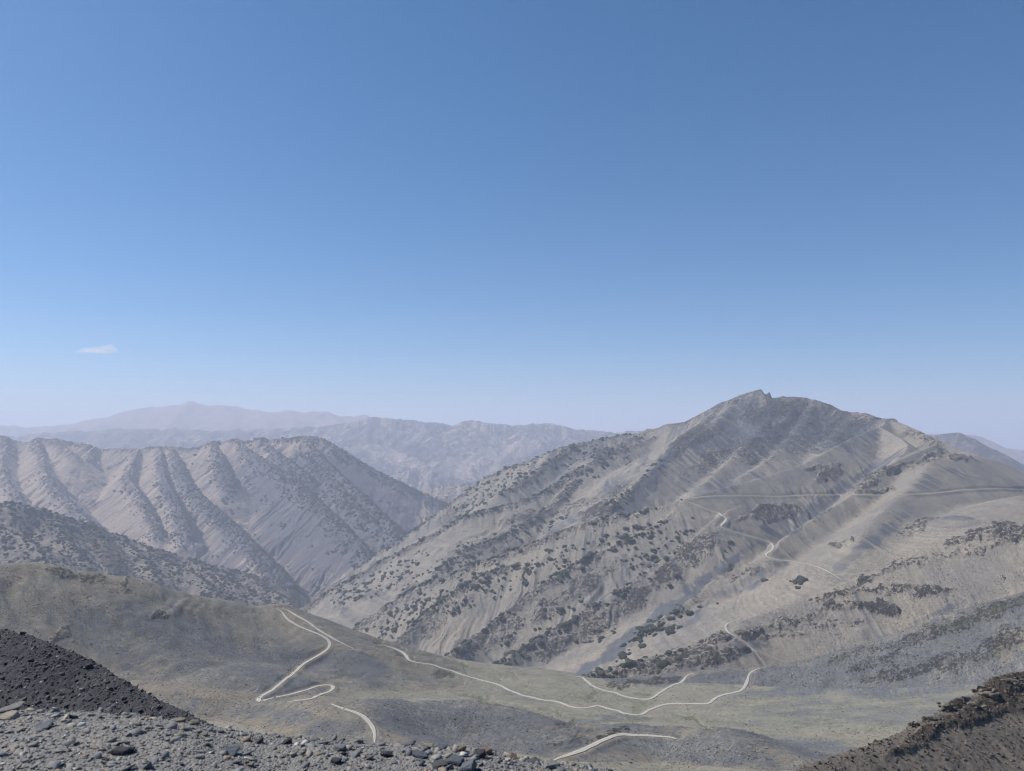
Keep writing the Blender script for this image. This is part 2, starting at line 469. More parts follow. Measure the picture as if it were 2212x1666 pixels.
# ------------------------------------------------------------------ far ranges
def far_sheet(name, mat, sh, ridges, k, rough, base, rockf, nscale, green=0.0):
    H, S, D, ID = combine(sh.X, sh.Y, ridges, k)
    n = fbm(sh.X / nscale, sh.Y / nscale, 6, 3, 0.55, ridged=True)
    H = H + rough * n * np.clip(D / (nscale * .5), 0.45, 1)
    sh.Z = np.maximum(H, base - 0.02 * (sh.Y - sh.y[0]) * 0)
    nn = fbm(sh.X / nscale, sh.Y / nscale, 4, 9)
    R = np.clip(0.15 + rockf * (0.5 - D / (nscale * 2.2)) + 0.5 * nn, 0, 1)
    U, Vv = PX(sh.X, sh.Y, sh.Z)
    G = np.clip(green * (0.6 + nn), 0, 1)
    return H, S, D, ID, R, G, U, Vv

# distant rose coloured range
L1 = [(-300, 930), (-120, 926), (0, 922), (60, 926), (100, 925), (160, 918), (190, 912), (215, 905), (240, 903), (270, 893), (300, 886), (320, 883), (340, 883), (360, 879), (385, 877), (400, 872), (410, 869), (424, 872), (436, 877), (450, 881), (465, 878), (480, 879), (520, 883), (555, 889), (590, 891), (620, 890), (650, 893), (680, 891), (706, 891), (722, 898), (745, 904), (765, 904), (786, 898), (800, 904), (840, 915), (900, 925), (1000, 940)]
pl1 = crest([(u, v, 19500 - abs(u - 400) * 1.0) for u, v in L1], n=2)
sp1 = [dict(pl=pl1, s=.42, rr=60, fl=.35, wl=420)]
for (a, b, c, d, Y2) in [(215, 907, 190, 950, 17200), (410, 872, 340, 950, 16800), (480, 880, 500, 940, 17000), (620, 892, 640, 950, 16800), (300, 888, 255, 940, 17500), (555, 890, 585, 940, 17200), (706, 893, 740, 950, 17000), (100, 926, 80, 960, 17500), (0, 924, -30, 960, 17300)]:
    sp1.append(dict(pl=crest([(a, b, 19200), ((a + c) / 2 + 6, (b + d) / 2 - 8, (19200 + Y2) / 2), (c, d, Y2)]), s=.45, rr=40, fl=.4, wl=300))
sp1 += auto_spurs(pl1, 700, 500, 1600, .36, 12, s=.5, rr=20, fl=.4, wl=200)
sh = Sheet(-0.95, 0.15, 640, 14500, 21000, 190)
H, S, D, ID, R, G, U, V = far_sheet("a", mat_far, sh, sp1, 120, 110, -900, .3, 900)
sheet_obj("mountain_range", sh, mat_far, (R * .5, G, np.clip(.25 + .4 * sstep(915, 940, V), 0, 1)), S, D)["label"] = "hazy rose coloured range furthest back"

# blue badland range with eroded spurs
L2 = [(-250, 960), (-60, 950), (60, 942), (180, 935), (260, 930), (380, 930), (470, 935), (560, 930), (680, 925), (760, 915), (805, 905), (850, 908), (880, 911), (910, 915), (930, 912), (945, 913), (980, 921), (995, 914), (1010, 912), (1035, 914), (1060, 916), (1100, 921), (1130, 923), (1150, 917), (1180, 918), (1210, 925), (1260, 932), (1300, 936), (1340, 937), (1380, 935), (1430, 936), (1500, 945), (1600, 955)]
L2m = []
pl2 = crest([(u, v, 13200) for u, v in L2], n=2)
sp2 = [dict(pl=pl2, s=.5, rr=30, fl=.45, wl=220)]
for P in [[(910, 915, 13000), (930, 945, 12200), (965, 985, 11400), (1010, 1010, 10900), (1020, 1030, 10600)],
          [(1000, 915, 13000), (985, 950, 12100), (1010, 975, 11700), (1040, 990, 11300)],
          [(1000, 915, 13000), (1040, 950, 12200), (1075, 985, 11600)],
          [(1150, 920, 13000), (1130, 950, 12200), (1095, 985, 11500), (1075, 1005, 11000)],
          [(1150, 920, 13000), (1190, 950, 12300), (1215, 975, 12000)],
          [(1260, 933, 13000), (1200, 955, 12200), (1150, 965, 11900)],
          [(805, 908, 13000), (790, 940, 12300), (800, 970, 11700), (860, 1000, 11200), (900, 1030, 10700)],
          [(720, 925, 13000), (740, 955, 12300), (790, 985, 11600), (830, 1010, 11200)],
          [(640, 930, 12900), (660, 960, 12000)], [(500, 935, 12900), (520, 965, 12000)], [(380, 932, 12900), (350, 965, 12000)],
          [(300, 932, 12900), (280, 955, 12200), (250, 975, 11800)], [(120, 940, 12900), (140, 965, 12100)], [(200, 936, 12900), (215, 960, 12100)], [(430, 935, 12900), (450, 968, 12000)],
          [(1330, 937, 13000), (1300, 955, 12500), (1260, 985, 12000)]]:
    sp2.append(dict(pl=crest(P), s=.68, rr=10, fl=.5, wl=110))
sp2.append(dict(pl=crest([(840, 1035, 10300), (900, 1015, 10300), (935, 1014, 10300), (985, 1035, 10300), (1040, 1062, 10300)]), s=.5, rr=25, fl=.5, wl=120))
sp2 += auto_spurs(pl2, 420, 350, 1100, .42, 8, s=.55, rr=12, fl=.4, wl=120)
for q_ in sp2[1:17]: sp2 += auto_spurs(q_['pl'], 330, 150, 420, .3, 9, s=.6, rr=8, fl=.4, wl=80)
sh = Sheet(-0.95, 0.42, 1100, 8800, 13900, 420)
H, S, D, ID, R, G, U, V = far_sheet("b", mat_mid, sh, sp2, 40, 120, -1250, .4, 520)
pale_cliffs = blobs(U, V, [(1010, 1010, 110, 30, -15, 1), (1090, 985, 80, 20, -20, .8), (915, 1052, 40, 8, 0, 1), (860, 990, 80, 14, 20, .7)])  # pale cliffs low on the range, rock of a lighter colour
sheet_obj("mountain_range", sh, mat_mid, (R * .95, G, np.clip(.62 - .9 * pale_cliffs + .2 * fbm(sh.X / 900, sh.Y / 900, 3, 4), 0, 1)), S, D)["label"] = "blue grey eroded range behind the gorge"

# range at the far right edge and the plain beyond
plr = crest([(2000, 940, 14500), (2095, 941, 14500), (2130, 950, 14300), (2165, 968, 14000), (2212, 975, 13800), (2300, 985, 13500), (2500, 985, 13500)])
sh = Sheet(0.5, 0.98, 260, 11500, 15500, 140)
H, S, D, ID, R, G, U, V = far_sheet("c", mat_far, sh, [dict(pl=plr, s=.45, rr=25, fl=.5, wl=180)], 60, 60, -1200, .3, 500)
sheet_obj("mountain_range", sh, mat_far, (R * .5, G, R * 0 + .5), S, D)["label"] = "hazy range at the right edge behind the main massif"

plb = crest([(1900, 985, 6500), (1960, 952, 6500), (1990, 941, 6500), (2010, 943, 6500), (2040, 939, 6450), (2062, 936, 6400), (2090, 943, 6350), (2120, 958, 6250), (2160, 980, 6150), (2212, 1010, 6000), (2300, 1055, 5900)])
sh = Sheet(0.42, 0.95, 420, 5000, 7200, 220)
H, S, D, ID, R, G, U, V = far_sheet("d", mat_left, sh, [dict(pl=plb, s=.55, rr=20, fl=.25, wl=90)] + auto_spurs(plb, 200, 150, 400, .45, 3, s=.62, rr=10), 30, 12, -900, .3, 300)
sheet_obj("mountain", sh, mat_left, (.30 + 0 * R, G, R * 0 + .75), S, D)["label"] = "dark rounded ridge behind the right shoulder of the massif"

# ------------------------------------------------------------------ left mountain
L3 = [(-260, 960, 6300), (-140, 950, 6400), (-60, 952, 6400), (0, 942, 6400), (14, 945, 6400), (28, 952, 6400), (50, 957, 6400), (66, 956, 6400), (77, 948, 6400), (90, 948, 6400), (104, 951, 6400), (122, 948, 6400), (136, 951, 6400), (152, 956, 6400), (170, 960, 6400), (190, 960, 6400), (205, 968, 6400), (220, 973, 6400), (245, 971, 6350), (285, 972, 6350), (303, 972, 6350), (320, 967, 6350), (345, 966, 6350), (372, 967, 6300), (405, 970, 6300), (430, 967, 6300), (450, 958, 6300), (462, 955, 6300), (480, 957, 6300), (492, 952, 6280), (508, 949, 6260), (524, 954, 6250), (545, 953, 6240), (566, 946, 6230), (580, 952, 6220), (600, 949, 6200), (628, 948, 6200), (648, 944, 6200), (668, 943, 6200), (684, 945, 6200), (705, 953, 6180), (722, 962, 6150), (745, 976, 6130), (770, 992, 6100), (800, 1010, 6080), (850, 1036, 6050), (900, 1060, 6050), (940, 1078, 6050), (985, 1098, 6050), (1050, 1130, 6050)]
r3 = [dict(pl=crest(L3, n=1), s=.66, rr=5, fl=.30, wl=130)]
for P in [[(77, 948), (86, 970), (94, 991), (101, 1031), (130, 1065), (160, 1095), (188, 1125), (230, 1165)],
          [(372, 967), (385, 1000), (403, 1038), (433, 1071), (480, 1110), (537, 1165), (590, 1220), (645, 1280)],
          [(300, 972), (285, 1005), (275, 1031), (302, 1065), (325, 1105), (345, 1150)],
          [(508, 949), (530, 966), (554, 983), (600, 1012), (638, 1038), (690, 1085), (743, 1135), (795, 1190)],
          [(462, 955), (478, 985), (484, 1010), (500, 1040)],
          [(566, 946), (590, 970), (625, 995), (670, 1030)],
          [(658, 943), (680, 970), (705, 1000), (750, 1040), (810, 1095), (865, 1150)],
          [(205, 966), (190, 985), (182, 1005)],
          [(14, 945), (12, 970), (5, 1000), (15, 1035), (40, 1070)],
          [(122, 948), (140, 968), (165, 985)],
          [(-60, 952), (-55, 990), (-80, 1060)],
          [(610, 948), (640, 975), (680, 1000), (720, 1035), (770, 1090), (820, 1140)],
          [(345, 966), (350, 1000), (360, 1040), (385, 1090), (410, 1150)]]:
    r3.append(dict(pl=spur(P, 6300, .35), s=.86, rr=3, fl=.28, wl=60))
r3 += auto_spurs(r3[0]['pl'], 520, 60, 260, .60, 5, s=.85, rr=3, fl=.3, wl=40)
sh = Sheet(-0.93, 0.05, 1000, 4200, 7000, 620)
H, S, D, ID = combine(sh.X, sh.Y, r3, 20)
jag = fbm(sh.X / 60, sh.Y / 60, 4, 21, .6, ridged=True)
n1 = fbm(sh.X / 260, sh.Y / 260, 5, 31, .55)
rockm = np.clip(sstep(85, 10, D + 110 * n1), 0, 1)
sh.Z = np.maximum(H + 16 * jag * (0.25 + rockm) * np.clip(D / 25, .7, 1) + 3 * n1 * np.clip(D / 60, 0, 1), -1150)
U, V = PX(sh.X, sh.Y, sh.Z)
Rm = np.clip(-.1 + rockm * .62 + .2 * n1 + .1 * sstep(980, 955, V), 0, 1)
tone = np.clip(.02 + .50 * sstep(90, 25, D) + .62 * sstep(260, 500, U) * sstep(955, 1020, V) + .35 * n1 + blobs(U, V, [(700, 1080, 190, 150, 35, .3)]), 0, 1)
sheet_obj("mountain", sh, mat_left, (Rm, np.zeros_like(Rm), tone), S, D)["label"] = "sawtooth mountain with pinkish scree chutes on the left"
SH_L3 = sh; L3_D = D; L3_n = n1; L3_V = V; L3_U = U

# small shrubby hill in the gap
sh = Sheet(-0.2, 0.1, 260, 6800, 8600, 200)
H, S, D, ID = combine(sh.X, sh.Y, [dict(pl=crest([(860, 1070, 7600), (905, 1066, 7600), (935, 1056, 7600), (960, 1049, 7600), (985, 1045, 7600), (1015, 1046, 7600), (1040, 1056, 7600), (1090, 1085, 7600)]), s=.5, rr=15, fl=.4, wl=90),
                                   dict(pl=crest([(985, 1046, 7600), (960, 1075, 7300), (950, 1110, 7000)]), s=.6, rr=10, fl=.3, wl=60), dict(pl=crest([(1030, 1050, 7600), (1010, 1080, 7300), (1000, 1110, 7050)]), s=.6, rr=10, fl=.3, wl=60)], 25)
sh.Z = np.maximum(H + 10 * fbm(sh.X / 90, sh.Y / 90, 5, 4), -1200)
sheet_obj("hill", sh, mat_mid, (.3 + 0 * H, 0 * H, .3 + 0 * H), S, D)["label"] = "pale speckled hill in the notch of the gorge"
SH_GAP = sh

# ------------------------------------------------------------------ shrub covered ridge, left
L4 = [(-260, 1030, 3100), (-120, 1068, 3250), (0, 1086, 3400), (25, 1085, 3400), (60, 1093, 3420), (95, 1100, 3440), (120, 1111, 3450), (160, 1123, 3470), (190, 1133, 3500), (215, 1142, 3530), (250, 1156, 3560), (285, 1170, 3590), (310, 1181, 3600), (350, 1190, 3650), (400, 1204, 3700), (440, 1216, 3760), (480, 1226, 3800), (520, 1236, 3860), (560, 1247, 3900), (590, 1256, 3930), (620, 1267, 3950), (650, 1286, 3980), (672, 1300, 4000), (700, 1325, 4000)]
r4 = [dict(pl=crest(L4, n=1), s=.6, rr=12, fl=.3, wl=70)]
for P in [[(190, 1134, 3490), (215, 1165, 3350), (242, 1233, 3050), (250, 1290, 2850)],
          [(-60, 1110, 3200), (0, 1143, 3000), (50, 1163, 2950), (84, 1192, 2850), (110, 1230, 2700)],
          [(310, 1182, 3590), (360, 1215, 3400), (420, 1245, 3250), (470, 1285, 3100), (500, 1330, 2950)],
          [(400, 1206, 3690), (470, 1245, 3500), (540, 1280, 3350), (600, 1320, 3200)],
          [(120, 1112, 3440), (130, 1150, 3250), (170, 1200, 3050), (190, 1240, 2900)],
          [(250, 1158, 3550), (300, 1200, 3350), (330, 1240, 3150), (350, 1290, 3000)],
          [(520, 1238, 3850), (570, 1268, 3700), (620, 1300, 3550), (640, 1320, 3450)]]:
    r4.append(dict(pl=crest(P), s=.62, rr=10, fl=.3, wl=55))
sh = Sheet(-0.93, -0.16, 800, 2500, 4500, 480)
H, S, D, ID = combine(sh.X, sh.Y, r4, 25)
n1 = fbm(sh.X / 150, sh.Y / 150, 5, 61, .55)
sh.Z = np.maximum(H + 9 * n1 * np.clip(D / 40, .1, 1) + 4 * fbm(sh.X / 30, sh.Y / 30, 4, 71, .6, ridged=True) * np.clip(D / 20, .2, 1), -1100)
U, V = PX(sh.X, sh.Y, sh.Z)
Rm = np.clip(.30 + .3 * n1 + .5 * sstep(120, 20, D) * (ID == 1), 0, 1)
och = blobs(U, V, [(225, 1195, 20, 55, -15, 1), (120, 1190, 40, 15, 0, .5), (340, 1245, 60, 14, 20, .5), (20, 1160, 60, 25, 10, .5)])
cloud_shade = blobs(U, V, [(110, 1140, 90, 30, 10, 1), (60, 1120, 90, 20, 10, .6)])  # cloud shadow painted in as darker tone and extra greenery
sheet_obj("mountain", sh, mat_l4, (Rm, .25 * cloud_shade, np.clip(.45 - .5 * och + .4 * cloud_shade + .3 * n1, 0, 1)), S, D)["label"] = "ridge dotted with junipers on the left middle distance"
SH_L4 = sh; L4_D = D; L4_n = n1; L4_cloud_shade = cloud_shade; L4_U = U; L4_V = V
print("left", time.time() - T0)

# ------------------------------------------------------------------ right massif
K = [(600, 1340, 4200), (640, 1312, 4200), (700, 1276, 4200), (760, 1236, 4200), (820, 1192, 4200), (860, 1168, 4200), (900, 1141, 4200), (930, 1118, 4200), (960, 1096, 4200), (1000, 1067, 4200), (1025, 1050, 4200), (1050, 1032, 4180), (1075, 1020, 4160), (1100, 1009, 4150), (1130, 1000, 4120), (1160, 989, 4100), (1200, 971, 4050), (1230, 963, 4020), (1250, 959, 4000), (1280, 951, 4000), (1300, 948, 4000), (1325, 944, 4000), (1350, 937, 4000), (1362, 939, 4000), (1380, 936, 4000), (1400, 928, 3980), (1420, 925, 3960), (1440, 916, 3950), (1458, 915, 3930), (1480, 911, 3900), (1505, 898, 3870), (1530, 885, 3850), (1560, 870, 3820), (1590, 858, 3780), (1610, 850, 3750), (1628, 845, 3720), (1643, 841, 3700), (1650, 852, 3700), (1656, 852, 3700), (1662, 848, 3700), (1667, 860, 3700), (1690, 858, 3700), (1712, 857, 3700), (1740, 859, 3680), (1765, 867, 3650), (1790, 874, 3620), (1820, 889, 3550), (1850, 892, 3480), (1872, 893, 3430), (1890, 900, 3380), (1905, 904, 3340), (1925, 905, 3270), (1945, 914, 3200), (1960, 920, 3150), (1985, 931, 3100), (2006, 941, 3050), (2030, 952, 3000), (2060, 966, 2950), (2084, 976, 2900), (2110, 982, 2850), (2150, 995, 2800), (2180, 1008, 2750), (2212, 1022, 2700), (2300, 1050, 2600), (2450, 1060, 2400)]
rr_ = [dict(pl=crest(K, n=1), s=.60, rr=4, fl=.16, wl=110)]
names = {}
def addr(nm, P, **k):
    d = dict(pl=crest(P, n=k.pop('n', 3)), s=.76, rr=4, fl=.2, wl=45); d.update(k); names[nm] = len(rr_); rr_.append(d)
addr('U1', [(1440, 936, 3920), (1380, 955, 3820), (1305, 984, 3700), (1221, 1031, 3600), (1154, 1071, 3500), (1080, 1095, 3470), (1003, 1115, 3450), (943, 1149, 3450), (835, 1206, 3450), (734, 1263, 3450), (665, 1305, 3450), (600, 1340, 3450)], rr=5)
for q_ in ([(1600, 855), (1560, 900), (1500, 945), (1450, 975), (1400, 1020), (1345, 1068), (1310, 1095)], [(1760, 866), (1735, 910), (1700, 955), (1650, 1000), (1600, 1030)],
           [(1690, 858), (1660, 900), (1620, 950), (1570, 1000), (1520, 1045)], [(1850, 892), (1830, 920), (1800, 945)], [(1560, 870), (1520, 910), (1470, 940)], [(1400, 928), (1350, 955), (1290, 975)], [(1250, 959), (1200, 990), (1140, 1030), (1080, 1065)]):
    yc = {1600: 3760, 1760: 3660, 1690: 3700, 1850: 3480, 1560: 3820, 1400: 3980, 1250: 4000}[q_[0][0]]
    rr_.append(dict(pl=spur(q_, yc, .55), s=.66, rr=8, fl=.2, wl=50))
addr('U4', [(1240, 1040, 3560), (1180, 1100, 3380), (1100, 1150, 3250), (1020, 1185, 3180), (950, 1225, 3120)], rr=8)
addr('A', [(1912, 908, 3280), (1905, 920, 3150), (1850, 942, 2980), (1800, 967, 2900), (1740, 1000, 2800), (1650, 1030, 2700), (1540, 1060, 2600), (1480, 1077, 2550), (1415, 1098, 2550), (1322, 1116, 2570), (1238, 1135, 2600), (1120, 1185, 2650), (1020, 1219, 2700), (902, 1266, 2800), (830, 1312, 2820), (768, 1353, 2830), (720, 1385, 2830)], rr=4)
addr('A2', [(1478, 1090, 2530), (1423, 1132, 2480), (1350, 1170, 2460), (1285, 1199, 2450), (1188, 1249, 2420), (1121, 1300, 2400), (1037, 1367, 2350), (980, 1410, 2270), (930, 1440, 2200)], rr=4)
addr('A3', [(1120, 1215, 2600), (1020, 1252, 2580), (930, 1315, 2560), (860, 1385, 2480)], rr=4)
addr('A0', [(1905, 925, 3100), (1960, 960, 2800), (1933, 998, 2620)], rr=4)
addr('B', [(2020, 962, 2880), (1985, 975, 2700), (1933, 998, 2500), (1890, 1028, 2400), (1846, 1065, 2300), (1755, 1122, 2200), (1704, 1155, 2150), (1671, 1181, 2100), (1651, 1203, 2080), (1554, 1246, 2080), (1491, 1292, 2060), (1422, 1341, 2030), (1354, 1401, 1980), (1300, 1450, 1900)], rr=4)
addr('B2', [(2150, 996, 2700), (2085, 984, 2600), (2040, 982, 2480), (2005, 1003, 2380), (1973, 1045, 2260), (1900, 1110, 2080), (1850, 1170, 1960)], rr=14, s=.58, fl=.12)
addr('C', [(1600, 1092, 2440), (1556, 1112, 2390), (1512, 1148, 2360), (1469, 1182, 2350), (1408, 1226, 2330), (1340, 1278, 2300), (1272, 1319, 2260), (1190, 1363, 2200), (1107, 1415, 2150), (1050, 1450, 2080)], rr=4)
addr('E', [(2420, 1090, 1460), (2212, 1129, 1560), (2160, 1137, 1570), (2100, 1154, 1580), (2040, 1176, 1585), (1990, 1190, 1590), (1930, 1217, 1595), (1880, 1238, 1600), (1820, 1259, 1600), (1760, 1285, 1600), (1700, 1307, 1600), (1650, 1325, 1595), (1600, 1345, 1590), (1560, 1360, 1580), (1480, 1395, 1560), (1400, 1422, 1540), (1320, 1446, 1520), (1280, 1457, 1500), (1230, 1482, 1470)], rr=8, s=.66, fl=.14)
addr('E2', [(1600, 1350, 1560), (1520, 1405, 1490), (1440, 1440, 1440), (1370, 1470, 1410)], rr=10, s=.6)
addr('R', [(2450, 1045, 2200), (2300, 1064, 2150), (2212, 1072, 2110), (2150, 1086, 2080), (2080, 1115, 2020)], rr=60, s=.42, fl=.06)
rr_ += auto_spurs(rr_[0]['pl'][60:190], 110, 120, 380, .52, 15, s=.68, rr=6, fl=.2, wl=40)
sh = Sheet(-0.34, 0.86, 1250, 1320, 5000, 900)
H, S, D, ID = combine(sh.X, sh.Y, rr_, 18)
print("massif ridges", time.time() - T0)
n1 = fbm(sh.X / 170, sh.Y / 170, 5, 81, .55)
n2 = fbm(sh.X / 34, sh.Y / 34, 4, 91, .6, ridged=True)
n3 = fbm(S / 60, D / 200, 4, 95)
_, V0 = PX(sh.X, sh.Y, H); U0 = CX + F * sh.X / sh.Y
ROCKS = [(1670, 1108, 62, 20, -6, 1), (1600, 1115, 30, 8, -25, .7), (1790, 1025, 42, 16, -15, .9), (1775, 1010, 55, 8, -12, .7), (1890, 1030, 75, 9, -27, .95), (1925, 1010, 50, 6, -20, .7), (2010, 990, 30, 12, -15, .8), (1990, 1000, 45, 14, -30, .5), (1880, 1062, 60, 6, 0, .7),
         (1965, 1140, 48, 14, -25, .75), (2000, 1120, 30, 9, -15, .6), (1800, 1180, 14, 8, -20, .9), (1833, 1168, 14, 6, -20, .9), (1780, 1120, 30, 10, -10, .5), (2060, 1105, 50, 10, -8, .35), (1610, 1235, 40, 12, -20, .6),
         (1500, 1190, 55, 38, -35, .85), (1430, 1245, 50, 26, -40, .8), (1360, 1300, 50, 28, -30, .8), (1290, 1350, 70, 24, -30, .8), (1200, 1400, 60, 18, -30, .7), (1540, 1250, 50, 14, -30, .5), (1470, 1310, 60, 16, -35, .5), (1510, 1285, 40, 12, -35, .5),
         (1250, 1270, 60, 26, -35, .75), (1170, 1320, 60, 26, -35, .75), (1090, 1370, 60, 24, -38, .7), (1010, 1400, 50, 18, -35, .6), (1310, 1230, 45, 14, -35, .5), (1330, 1165, 60, 20, -15, .5),
         (1290, 1106, 52, 17, -20, .95), (1345, 1068, 38, 26, -40, .7), (1240, 1095, 55, 14, -20, .7), (1150, 1115, 90, 12, -12, .7), (1060, 1170, 90, 24, -15, .5), (1130, 1180, 80, 22, -20, .5), (1460, 975, 32, 14, -20, .7), (1500, 945, 60, 20, -20, .5), (1560, 990, 80, 24, -20, .55), (1500, 1020, 60, 18, -5, .5), (1630, 990, 60, 12, -5, .6), (1400, 1040, 60, 16, -25, .5),
         (880, 1290, 50, 20, -35, .5), (930, 1350, 60, 26, -38, .6), (830, 1330, 50, 18, -35, .5), (1000, 1300, 60, 22, -35, .5), (760, 1300, 60, 18, -25, .4), (860, 1250, 60, 18, -30, .4), (970, 1120, 40, 22, -40, .6),
         (1800, 900, 120, 24, 18, .45), (1700, 900, 100, 40, 0, .4), (1830, 960, 90, 22, 20, .45), (1700, 960, 120, 30, 0, .4), (1990, 945, 60, 12, 25, .8), (1915, 905, 40, 9, 5, .8), (2060, 985, 60, 7, 20, .7),
         (2140, 1150, 90, 12, -14, 1), (2060, 1168, 60, 12, -14, .9), (1950, 1215, 90, 8, -20, .8), (1850, 1255, 60, 7, -22, .7), (2090, 1190, 100, 9, -10, .8), (2190, 1160, 60, 14, -10, .9), (2000, 1210, 70, 8, -16, .7), (2140, 1250, 12, 6, 0, .8),
         (1780, 1290, 60, 10, -10, .8), (1900, 1275, 90, 8, -5, .75), (2000, 1275, 50, 8, 0, .8), (1985, 1283, 30, 8, 0, .95), (1800, 1310, 50, 12, -8, 1), (1875, 1315, 48, 14, 8, 1), (1910, 1322, 26, 10, 5, 1), (1700, 1340, 100, 16, -15, .85), (1640, 1362, 70, 12, -20, .9), (1750, 1350, 60, 10, -5, .8), (1690, 1370, 80, 10, -8, .8), (1820, 1345, 50, 8, -5, .7), (1780, 1372, 60, 8, -12, .6), (1500, 1400, 110, 14, -22, .95), (1420, 1435, 110, 14, -22, .9), (1340, 1465, 80, 12, -15, .95), (1560, 1420, 70, 12, -18, .9), (1500, 1425, 80, 10, -18, .7), (1640, 1392, 30, 5, 0, .6)]
dist_w = 1.0
uu = U0 + 14 * perlin(U0 / 40, V0 / 26, 40) + 6 * perlin(U0 / 14, V0 / 10, 41)
vv = V0 + 9 * perlin(U0 / 34, V0 / 22, 42) + 4 * perlin(U0 / 12, V0 / 9, 43)
rk = blobs(uu, vv, ROCKS)
lower = sstep(1560, 1250, U0)
crestrock = sstep(60, 5, D + 40 * n1) * (.45 * lower + .12)
rk = np.clip(np.maximum(rk * .68, crestrock) + .30 * sstep(3000, 3500, sh.Y) * sstep(1400, 1500, U0) + .16 * n3 + .24 * n1 + .07 * lower, 0, 1)
sh.Z = H + 6 * n1 * np.clip(D / 40, .0, 1) * (1 - .6 * sstep(2600, 1500, sh.Y)) + (5.5 * n2 + 2.5) * sstep(.30, .62, rk) * np.clip(D / 15, .25, 1)
# a layered step where beds crop out
sh.Z += 2.2 * np.sin(H / 9.0 + 3 * n1) * sstep(.35, .62, rk)
sh.Z = np.maximum(sh.Z, -1050)
# gorge floor
SLT = [(1400, 1040, 14, 110, 38, 1.0), (1385, 1080, 10, 50, 40, .9), (1345, 1040, 60, 22, -35, .3), (1800, 930, 120, 40, 15, .55), (1640, 930, 90, 50, 0, .35), (1560, 1050, 90, 18, -15, .45), (1890, 1010, 80, 14, -30, .8), (2010, 1040, 50, 20, -30, .55), (1760, 1100, 110, 16, -38, .8), (1820, 1210, 120, 16, -38, .75), (1905, 1150, 90, 14, -42, .6),
       (1640, 1160, 90, 22, -32, .6), (1560, 1220, 120, 14, -35, .85), (1640, 1240, 90, 20, -33, .6), (1430, 1320, 130, 12, -36, .9), (1290, 1430, 90, 14, -34, .9), (1540, 1300, 110, 12, -36, .6), (1260, 980, 120, 26, -15, .55), (1180, 1040, 110, 24, -30, .5), (1420, 1200, 60, 10, -38, .4), (1350, 1380, 100, 10, -35, .6), (1600, 1400, 60, 20, -20, .6), (2000, 1330, 140, 7, -24, .4), (1500, 1465, 200, 14, -3, .7)]
sl = blobs(uu, V0, SLT)
R_U0 = U0
tone = np.clip(.14 + .75 * sl + .3 * n1 + .50 * sstep(2900, 3400, sh.Y) * sstep(1380, 1500, R_U0) + .12 * lower + .12 * n3, 0, 1)
green = np.clip(blobs(uu, vv, [(1560, 1420, 100, 10, -20, .3), (1230, 980, 120, 20, -15, .2), (1500, 1275, 60, 8, -33, .35), (1575, 1225, 60, 8, -28, .4), (1450, 1300, 40, 8, -33, .3), (1500, 1400, 60, 8, -20, .3), (1590, 1370, 40, 8, -20, .3)]) + .3 * sstep(30, 4, D) * sstep(1600, 1300, U0) * sstep(-.1, .3, n1), 0, .6)
SH_R = sh; MR = (rk, green, tone); SR = S; DR = D; R_N1 = n1; R_U = U0; R_V = V0

# ------------------------------------------------------------------ valley: hills, meadow and slopes round it
BASE = [(-250, 1500, 950), (60, 1500, 950), (350, 1483, 960), (560, 1512, 990), (700, 1465, 1160), (900, 1480, 1160), (1100, 1500, 1140), (650, 1502, 1040), (720, 1522, 960), (950, 1522, 985), (1200, 1560, 960), (1400, 1575, 960), (1380, 1545, 1070), (1620, 1503, 1140), (1529, 1520, 1110), (1900, 1522, 1000), (2150, 1500, 950), (2212, 1500, 930), (2450, 1490, 900), (1700, 1575, 900), (2000, 1580, 840), (1400, 1602, 880), (1500, 1640, 760), (1250, 1622, 840),
        (870, 1430, 1440), (1000, 1437, 1420), (1130, 1447, 1390), (1240, 1457, 1350), (1300, 1478, 1260), (1370, 1503, 1170), (1500, 1480, 1200), (1420, 1490, 1210), (700, 1620, 600), (400, 1600, 620), (0, 1600, 620), (1000, 1640, 600), (2212, 1640, 700), (1800, 1650, 690)]
base_pts = [W(*p) for p in BASE] + [*[((u - CX) / F * y, y, z) for u, y, z in [(-250, 1300, -400), (0, 1350, -430), (300, 1450, -490), (600, 1560, -560), (870, 1680, -600), (1100, 1700, -620), (1300, 1560, -590), (1480, 1480, -540), (1640, 1480, -520), (1900, 1450, -480), (2212, 1400, -450), (2450, 1350, -430), (0, 1780, -650), (600, 1790, -680), (1100, 1790, -680), (1640, 1790, -650), (2212, 1790, -620)]]]
sh = Sheet(-0.86, 0.86, 1300, 520, 1800, 620, p=.95)
Zb = tps(base_pts, sh.X, sh.Y, 1e-4)
rv = []
vn = {}
def addv(nm, P, **k):
    d = dict(pl=crest(P, n=k.pop('n', 3)), s=.3, rr=25, fl=.08, wl=60); d.update(k); vn[nm] = len(rv); rv.append(d)
addv('hill', [(-350, 1200, 950), (-150, 1214, 1000), (0, 1217, 1050), (80, 1215, 1080), (150, 1227, 1100), (185, 1238, 1110), (220, 1245, 1120), (280, 1248, 1145), (340, 1262, 1160), (420, 1285, 1190), (500, 1301, 1215), (560, 1313, 1235), (600, 1311, 1255), (640, 1321, 1270), (700, 1346, 1295), (760, 1375, 1325), (820, 1405, 1355), (870, 1430, 1385), (900, 1445, 1400)], s=.42, rr=16, fl=.26, wl=55, n=2)
addv('hillspur', [(600, 1318, 1240), (660, 1345, 1205), (716, 1382, 1170), (730, 1415, 1140), (715, 1450, 1110)], s=.42, rr=40)
addv('hillface', [(180, 1240, 1100), (240, 1300, 1060), (330, 1390, 1010), (420, 1450, 980)], s=.45, rr=50)
